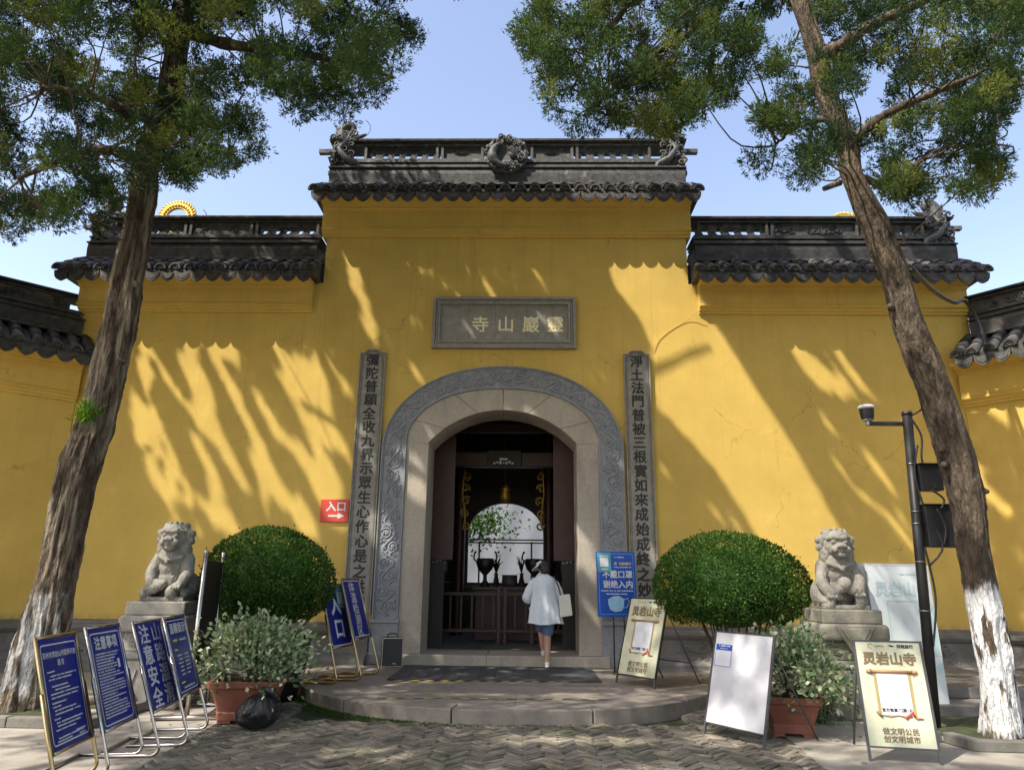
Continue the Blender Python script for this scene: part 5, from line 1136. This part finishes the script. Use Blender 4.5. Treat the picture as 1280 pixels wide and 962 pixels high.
def juniper(label, rows, barkm, seed, clusters, limbs, deep=.10, flare=.3, extra=None):
    t = thing('juniper_tree', label, 'tree', (0, 0, 0), group='old junipers before the gate'); tb, TP, TR = trunk(rows, seed=seed, deep=deep, flare=flare)
    obj('trunk', tb, barkm, t); tw = MB(); rn = random.Random(seed); parts = []
    LP = [TP]
    for pts, r0, r1 in limbs:
        Q = spline(pts, 40); b = MB(); w_ = np.cumsum(np.array([rn.gauss(0, .012) for _ in range(40)])); Q[:, 2] += w_*.6; Q[:, 0] += np.cumsum([rn.gauss(0, .010) for _ in range(40)])
        b.tube(Q, np.linspace(r0, r1, 40)*(1+.12*np.sin(np.arange(40)*1.3)), 10); obj('limb', b, barkm, t); LP.append(Q[6:])
    LP = np.concatenate(LP); LP = LP[LP[:, 2] > 3.6]
    for c, r, n, lw_, big in clusters:
        d = np.linalg.norm(LP-c, axis=1)+.8*np.maximum(LP[:, 2]-c[2], 0); j = int(np.argmin(d+np.random.default_rng(int(1e4*abs(c[0]))).uniform(0, .5, len(d)))); a = LP[j]
        mid_ = (a+c)/2+np.array([rn.gauss(0, .08), rn.gauss(0, .08), rn.gauss(-.05, .1)])
        if np.linalg.norm(a-c) < (1.6 if not big else .6) and rn.random() < .5: tw.tube(spline([a, mid_, c], 8), np.linspace(.014, .005, 8), 5)
        mi = int(RNG.choice([0, 0, 1, 1, 1, 2, 2, 3], p=[.17, .17, .18, .18, .16, .07, .07, .0]))
        out = (c-a)/(np.linalg.norm(c-a)+.3)*.45
        parts.append(clump(c, r, n, out+np.array([0, 0, lw_]), *((.060, .0125, 10) if not big else (.17, .05, 4)), mi=mi))
    obj('twigs', tw, M['twig'], t)
    V, Q, mi, sm = join(parts); ctr = V.reshape(-1, 4, 3).mean(1); k = keep_shadow(ctr, .02); V = V.reshape(-1, 4, 3)[k].reshape(-1, 3)
    obj('crown', (V, np.arange(len(V)).reshape(-1, 4), np.asarray(mi)[k], False), M['jun'], t); return t
def seen_clusters(polys, y0, ys, count, r_, holes=(), lift=.25, nsp=84):
    out = []
    for poly, k in polys:
        xs = [p[0] for p in poly]; yz = [p[1] for p in poly]; got = 0; tries = 0
        while got < k and tries < 20000:
            tries += 1; px, py = random.uniform(min(xs), max(xs)), random.uniform(min(yz), max(yz))
            if not inpoly([px], [py], poly)[0] or any(((px-hx)/hr)**2+((py-hy)/hq)**2 < 1 for hx, hy, hr, hq in holes): continue
            y = y0+random.gauss(0, ys); P = atY(px, py, y); r = r_*random.uniform(.6, 1.25)
            if not keep_shadow(P[None], r*.8)[0]: continue
            out.append((P, r, int(nsp*(r/r_)**2), lift, False)); got += 1
    return out
def shade_clusters(center, rad, count, r_=.42, n=34):
    """the part of the crown above the picture: tufts that shade the wall and the ground"""
    out = []; tries = 0
    while len(out) < count and tries < 60000:
        tries += 1; P = np.array(center)+unit(1)[0]*np.array(rad)*random.random()**.4; x, y, z = project(P)
        if z > 0 and -30 < x < 1310 and -28 < y < 990: continue
        if np.linalg.norm(P-CAM) < 3.2: continue
        
        out.append((P, r_*random.uniform(.6, 1.3), n, .3, True))
    return out
def wall_shade(xr, count, ya, yb, r_=.20, n=26):
    """crown tufts above the frame, spread so that the whole wall is dappled"""
    out = []; tries = 0
    while len(out) < count and tries < 90000:
        tries += 1; q = atY(random.uniform(*xr), random.uniform(285, 850), 0); P = q-SUN*((q[1]-random.uniform(ya, yb))/SUN[1])
        x, y, z = project(P)
        if z > 0 and -25 < x < 1305 and -22 < y < 990: continue
        if P[2] > 15.5: continue
        out.append((P, r_*random.uniform(.7, 1.3), n, .3, True))
    return out
# left juniper
PA = [(-20, -20), (300, -20), (262, 45), (268, 60), (290, 92), (308, 128), (322, 165), (325, 190), (300, 205), (265, 205), (225, 222), (200, 225), (188, 235), (165, 228), (140, 262), (118, 285), (88, 262), (66, 285), (34, 300), (-20, 285)]
PB = [(240, -20), (475, -20), (500, 22), (526, 55), (512, 78), (490, 90), (494, 115), (468, 118), (450, 150), (425, 158), (400, 142), (362, 150), (345, 128), (318, 96), (300, 75), (272, 50)]
rowsL = [((-5.04, -3.58, -0.16), 0.273), ((-4.99, -3.58, 0.04), 0.254), ((-4.98, -3.58, 0.79), 0.226), ((-4.95, -3.58, 1.57), 0.195), ((-4.92, -3.58, 2.49), 0.204), ((-4.82, -3.58, 3.07), 0.200), ((-4.76, -3.58, 3.67), 0.188), ((-4.70, -3.58, 4.51), 0.185), ((-4.70, -3.58, 5.05), 0.172), ((-4.67, -3.58, 6.18), 0.165), ((-4.69, -3.58, 6.78), 0.159), ((-4.53, -3.58, 7.78), 0.155), ((-4.53, -3.58, 8.69), 0.146), ((-4.52, -3.58, 9.94), 0.127), ((-4.4, -3.6, 11.7), 0.096), ((-4.3, -3.7, 13.6), 0.040)]
hl = [(228, 40, 17, 60), (214, 112, 14, 26), (285, 60, 14, 30), (292, 112, 10, 20), (120, 68, 12, 8), (185, 130, 10, 12), (60, 120, 12, 8), (370, 30, 16, 10), (420, 60, 14, 12), (345, 45, 12, 8), (100, 170, 12, 9), (235, 180, 9, 12), (150, 200, 7, 20), (20, 100, 12, 9), (440, 110, 10, 8), (255, 90, 8, 14)]
clL = seen_clusters([(PA, 265), (PB, 112)], -3.9, .85, 0, .21, hl, .30)
clL += wall_shade((-60, 790), 1750, -5.6, -2.4)+shade_clusters((-5.6, -3.6, 11.2), (4.4, 2.6, 3.6), 110)
p_ = lambda x, y, yy: tuple(atY(x, y, yy))
limL = [([p_(212, 30, -3.6), p_(260, 50, -3.8), p_(320, 62, -3.9), p_(385, 70, -3.8), p_(440, 82, -3.8), p_(490, 98, -3.7)], .10, .02), ([p_(196, 150, -3.6), p_(150, 138, -4.3), p_(105, 120, -4.6), p_(40, 112, -4.8)], .085, .02), ([p_(184, 215, -3.6), p_(140, 190, -4.5), p_(95, 190, -4.9), p_(20, 220, -5.2)], .08, .02),
        ([p_(200, 130, -3.6), p_(235, 160, -3.6), p_(270, 185, -3.4), p_(300, 195, -3.2)], .06, .015), ([p_(220, 40, -3.6), p_(240, 0, -3.6), p_(300, -60, -3.2)], .09, .03), ([(-4.25, -3.6, 9.8), (-3.2, -3.8, 11.2), (-2.0, -3.7, 12.2), (-.8, -3.7, 12.8)], .09, .03), ([(-4.25, -3.6, 9.2), (-5.8, -3.6, 10.2), (-7.6, -3.4, 11)], .09, .03)]
tl = juniper('leaning old juniper with worn whitewash at its foot, left of the gate', rowsL, M['barkL'], 4, clL, limL, .26, .28)
for px, py in ((172, 357), (155, 452)): b = MB(); q = atY(px, py, -3.78); b.tube([q, q+np.array([-.02, -.05, .01]), q+np.array([-.03, -.075, -.01])], [.045, .04, .02], 9); obj('knot', b, M['barkL'], tl)
q = atY(103, 522, -3.78); n = 260; P = q+np.abs(RNG.normal(0, 1, (n, 3)))*np.array([.05, .03, .05])+RNG.normal(0, .05, (n, 3))+np.array([0, 0, .0])
obj('moss_tuft', join([leaves(P, RNG.normal(0, .5, (n, 3))+np.array([-.2, -.1, .7]), RNG.uniform(.06, .15, n), RNG.uniform(.012, .022, n), RNG.choice([0, 1], n))]), M['bright'], tl)
# right juniper, with a long limb reaching over the gate
PC = [(642, -20), (652, 60), (676, 105), (692, 150), (715, 163), (748, 155), (768, 168), (800, 172), (822, 160), (856, 160), (876, 158), (880, 128), (905, 122), (928, 105), (932, 82), (905, 72), (940, 58), (975, -20)]
PD = [(955, -20), (976, 60), (958, 92), (966, 120), (952, 148), (942, 160), (944, 205), (975, 218), (1012, 220), (1030, 198), (1075, 205), (1096, 190), (1108, 235), (1122, 260), (1150, 245), (1192, 256), (1228, 238), (1262, 208), (1268, 182), (1240, 165), (1266, 118), (1290, 80), (1290, -20)]
rowsR = [((4.97, -4.4, -0.06), 0.160), ((4.98, -4.4, 0.16), 0.149), ((5.01, -4.4, 0.52), 0.144), ((5.01, -4.4, 0.89), 0.156), ((4.99, -4.4, 1.27), 0.149), ((4.97, -4.4, 1.74), 0.155), ((4.99, -4.4, 2.14), 0.163), ((4.95, -4.4, 2.64), 0.166), ((4.87, -4.4, 3.15), 0.162), ((4.74, -4.4, 3.78), 0.162), ((4.62, -4.4, 4.24), 0.154), ((4.57, -4.4, 4.72), 0.150), ((4.50, -4.4, 5.02), 0.155), ((4.39, -4.4, 5.47), 0.153), ((4.21, -4.4, 6.04), 0.133), ((4.20, -4.4, 6.47), 0.131), ((4.03, -4.4, 7.14), 0.118), ((3.95, -4.4, 7.83), 0.113), ((3.84, -4.4, 8.55), 0.107), ((3.75, -4.3, 10), 0.092), ((3.8, -4.2, 12.4), 0.042)]
hr_ = [(1012, 50, 13, 55), (1042, 150, 13, 28), (955, 30, 14, 10), (900, 50, 14, 9), (760, 90, 12, 9), (800, 125, 14, 8), (720, 120, 9, 12), (860, 95, 10, 12), (1110, 165, 16, 18), (1160, 190, 14, 14), (1090, 60, 14, 10), (1180, 60, 9, 12), (985, 100, 9, 12), (1140, 130, 12, 8), (1210, 190, 10, 8), (1020, 45, 8, 12), (1000, 160, 9, 8), (690, 60, 10, 7), (820, 40, 10, 8)]
clR = seen_clusters([(PC, 165), (PD, 205)], -4.2, .75, 0, .20, hr_, .12)
clR += wall_shade((760, 1290), 1150, -5.6, -2.6)+shade_clusters((4.6, -3.9, 10.8), (3.2, 2.2, 3.2), 60)
limR = [([p_(1012, 30, -4.3), p_(985, -20, -4.3), p_(930, -50, -4.2), p_(840, -40, -4.2), p_(760, 40, -4.1), p_(720, 110, -4.0)], .10, .015), ([p_(930, -50, -4.2), p_(880, 20, -4.3), p_(830, 60, -4.4), p_(770, 110, -4.4), p_(740, 140, -4.4)], .06, .012), ([p_(900, -30, -4.2), p_(890, 60, -3.9), p_(870, 120, -3.8), p_(850, 150, -3.8)], .05, .012),
        ([p_(1050, 190, -4.4), p_(1110, 150, -4.6), p_(1170, 120, -4.8), p_(1240, 90, -5)], .075, .02), ([p_(1040, 150, -4.4), p_(1000, 160, -4.2), p_(965, 185, -4.1)], .045, .012), ([p_(1060, 210, -4.4), p_(1110, 230, -4.2), p_(1170, 190, -4.1), p_(1240, 185, -4)], .05, .012), ([p_(1020, 80, -4.4), p_(1080, 40, -4.7), p_(1160, 0, -5), p_(1230, -60, -5.2)], .09, .03)]
tr_ = juniper('leaning juniper with a bright whitewashed foot, right of the gate', rowsR, M['barkR'], 9, clR, limR, .22, .22)
for px, py, dx in ((1180, 563, -1), (1183, 582, -1), (1224, 615, 1), (1115, 385, -1)): b = MB(); q = atY(px, py, -4.45); b.tube([q, q+np.array([dx*.04, -.03, .01]), q+np.array([dx*.075, -.045, 0])], [.04, .036, .016], 8); obj('knot', b, M['barkR'], tr_)
b = MB(); q = atY(1050, 228, -4.45); b.tube([q, atY(1030, 236, -4.5)], [.04, .03], 8); obj('branch_stub', b, M['barkR'], tr_)
# dark hose from the right juniper to the flank roof
b = MB(); b.tube(spline([p_(1140, 335, -4.15), p_(1165, 362, -3.4), p_(1192, 378, -2.2), p_(1206, 376, -1.2), p_(1222, 400, -1.0), p_(1232, 432, -1.5)], 30), .028, 8); tag(obj('roof_hose', b, M['black']), 'thick black hose slung from the right juniper to the flank roof', 'hose')
for lb, xs in (('thin wire loop on the left end of the gate ridge', ((448, 175), (460, 168), (463, 158), (457, 150))), ('lone thin wire standing on the left wing ridge', ((256, 276), (258, 268), (254, 262)))):
    b = MB(); b.tube(spline([p_(x, y, .3) for x, y in xs], 12), .007, 5); tag(obj('ridge_wire', b, M['greymetal']), lb, 'wire')
# bright broadleaf tree beyond the right wing, and the big trees standing behind the viewer that shade the court
def broadleaf(label, base, crowns, mats_, n, lf, trunk_r=.25, grp=None, keep=None):
    t = thing('broadleaf_tree', label, 'tree', base, group=grp); top = np.mean([c[0] for c in crowns], 0)
    b = MB(); b.tube(spline([(0, 0, -.1), (.1, .05, top[2]*.4), tuple(top*np.array([.8, .8, .8]))], 14), np.linspace(trunk_r, trunk_r*.35, 14), 14); obj('trunk', b, M['twig'], t)
    b = MB(); parts = []
    for c, r in crowns:
        b.tube(spline([(.1, .05, top[2]*.45), np.array(c)*np.array([.6, .6, .8]), c], 8), np.linspace(trunk_r*.4, .03, 8), 7)
        u = unit(n); k = RNG.random(n)**.5; cl = unit(30)*(.8*r); j = RNG.integers(0, 30, n); P = np.array(c)+cl[j]*RNG.uniform(.5, 1.1, (n, 1))+u*(k*r*.30)[:, None]
        if keep is not None: P = P[keep(P+np.array(base))]
        parts.append(leaves(P, RNG.normal(0, .7, (len(P), 3))+np.array([0, 0, -.3]), lf*RNG.uniform(.7, 1.3, len(P)), lf*.5*RNG.uniform(.7, 1.3, len(P)), RNG.integers(0, len(mats_), len(P))))
    obj('limb', b, M['twig'], t); obj('crown', join(parts), mats_, t)
q = atY(1262, 20, 3.0)
broadleaf('bright green broadleaf tree showing above the right juniper', (q[0]+2.6, 3.0, 0), [((-1.6, 0, q[2]+.6), 1.5), ((-.2, .3, q[2]+1.6), 1.8), ((-2.9, .2, q[2]+1.9), 1.2)], M['bright'], 2600, .16)
def court_light(P):
    t = P[:, 2]/-SUN[2]; Q = P+t[:, None]*SUN; x, y = Q[:, 0], Q[:, 1]
    lit = np.zeros(len(P), bool)
    for cx, cy, rx, ry in ((-3.6, -6.4, 1.2, .9), (4.9, -5.2, .9, .35), (2.2, -4.6, .35, .35), (.9, -4.7, .8, .25), (-.9, -5.4, .5, .3), (4.8, -4.4, .5, .6), (-4.0, -3.0, .5, .5), (-2.9, -4.2, .4, .4), (.3, -2.9, 1.3, .16), (1.1, -1.1, .3, .15), (3.7, -4.9, .25, .3), (2.8, -5.2, .3, .2), (-.4, -1.2, .5, .10), (1.4, -6, .5, .3)): lit |= ((x-cx)/rx)**2+((y-cy)/ry)**2 < 1
    return ~(lit & (RNG.random(len(P)) < .93)) & (np.linalg.norm(P-CAM, axis=1) > 4)
def unseen(P):
    x, y, z = project(P.T[:, :].T) if False else (lambda d: (640+F_PX*(d@CR)/(d@CF), 481-F_PX*(d@CU)/(d@CF), d@CF))(P-CAM)
    return ~((z > 0) & (x > -20) & (x < 1300) & (y > -20))
kp = lambda P: court_light(P) & unseen(P) & open_to_sun(P)
broadleaf('tall broadleaf tree standing behind the viewer on the left, shading the court', (-8.5, -12.5, 0), [((1.5, 1.5, 10.5), 2.6), ((3.6, .5, 11.5), 2.6), ((.5, 4.2, 10.5), 2.4), ((-1, 1, 12), 2.6), ((3.0, 3.6, 12.0), 2.4)], M['bright'], 5200, .17, .35, keep=kp)
broadleaf('tall broadleaf tree standing behind the viewer, shading the paving', (-2.6, -16.0, 0), [((.5, 1.5, 10.0), 2.6), ((2.4, 3.2, 11.0), 2.4), ((-1.5, 3.2, 10.6), 2.5), ((1.0, 5.0, 12.0), 2.4), ((4.2, 2.0, 10.6), 2.2)], M['bright'], 5200, .17, .35, keep=kp)
broadleaf('unseen broadleaf tree added behind the viewer on the right to darken the court', (9.5, -12.0, 0), [((-.5, 1.5, 8.5), 2.8), ((1.5, 3.6, 9.5), 2.8), ((-3.0, -.5, 10.5), 2.6), ((1.0, -1, 11.5), 2.8)], M['bright'], 3600, .22, .35, keep=kp)  # this and the next two trees are unseen, added to cut sky light
broadleaf('unseen broadleaf tree added beyond the left flank wall to darken the court', (-12.5, -5.5, 0), [((.5, .5, 7.0), 2.6), ((1.5, -1.6, 9.5), 2.8), ((.0, 2.2, 9.5), 2.6), ((-1, 0, 11.5), 2.8)], M['bright'], 3600, .22, .35, keep=kp)
broadleaf('unseen broadleaf tree added far behind the viewer to darken the court', (2.5, -21.0, 0), [((-3, 1.5, 7.5), 3.0), ((2.5, 1.6, 8), 3.0), ((0, 2.2, 11.5), 3.2), ((4.5, 0, 12), 3.0), ((-5, 0, 11), 3)], M['bright'], 3200, .26, .4, keep=kp)
# branch seen through the hall
t = thing('court_tree', 'leafy branchy tree seen through the rear opening of the hall', 'tree', (-2.2, 8.5, 0)); b = MB(); b.tube(spline([(0, 0, -.1), (.0, 0, 1.6), (.5, -.2, 2.8), (1.3, -.3, 3.1)], 12), np.linspace(.12, .03, 12), 8); obj('trunk', b, M['twig'], t)
n = 1500; P = np.array([1.15, -.3, 2.95])+RNG.normal(0, 1, (n, 3))*np.array([.50, .3, .30]); obj('crown', join([leaves(P, RNG.normal(0, .7, (n, 3)), RNG.uniform(.08, .14, n), RNG.uniform(.05, .08, n), RNG.integers(0, 2, n))]), M['box'], t)
# fallen leaves
for i in range(46):
    x, y = random.choice([(random.uniform(-2.4, 2.6), random.uniform(-6.2, -3.9)), (random.uniform(2.9, 4.8), random.uniform(-5.8, -3.6)), (random.uniform(-3.8, -2.6), random.uniform(-6.2, -3.6))])
    b = MB(); a = random.uniform(0, 6.28); s = random.uniform(.02, .04); c_, s_ = math.cos(a), math.sin(a)
    b.add([(x-s*c_, y-s*s_, .008), (x+.4*s*s_, y-.4*s*c_, .016), (x+s*c_, y+s*s_, .010), (x-.4*s*s_, y+.4*s*c_, .018)], [(0, 1, 2, 3)])
    o = obj('fallen_leaf', b, M['wood'] if i % 3 else M['oldgoldprint']); tag(o, 'small dry fallen leaf lying on the ground before the gate', 'leaf', 'fallen leaves on the ground')
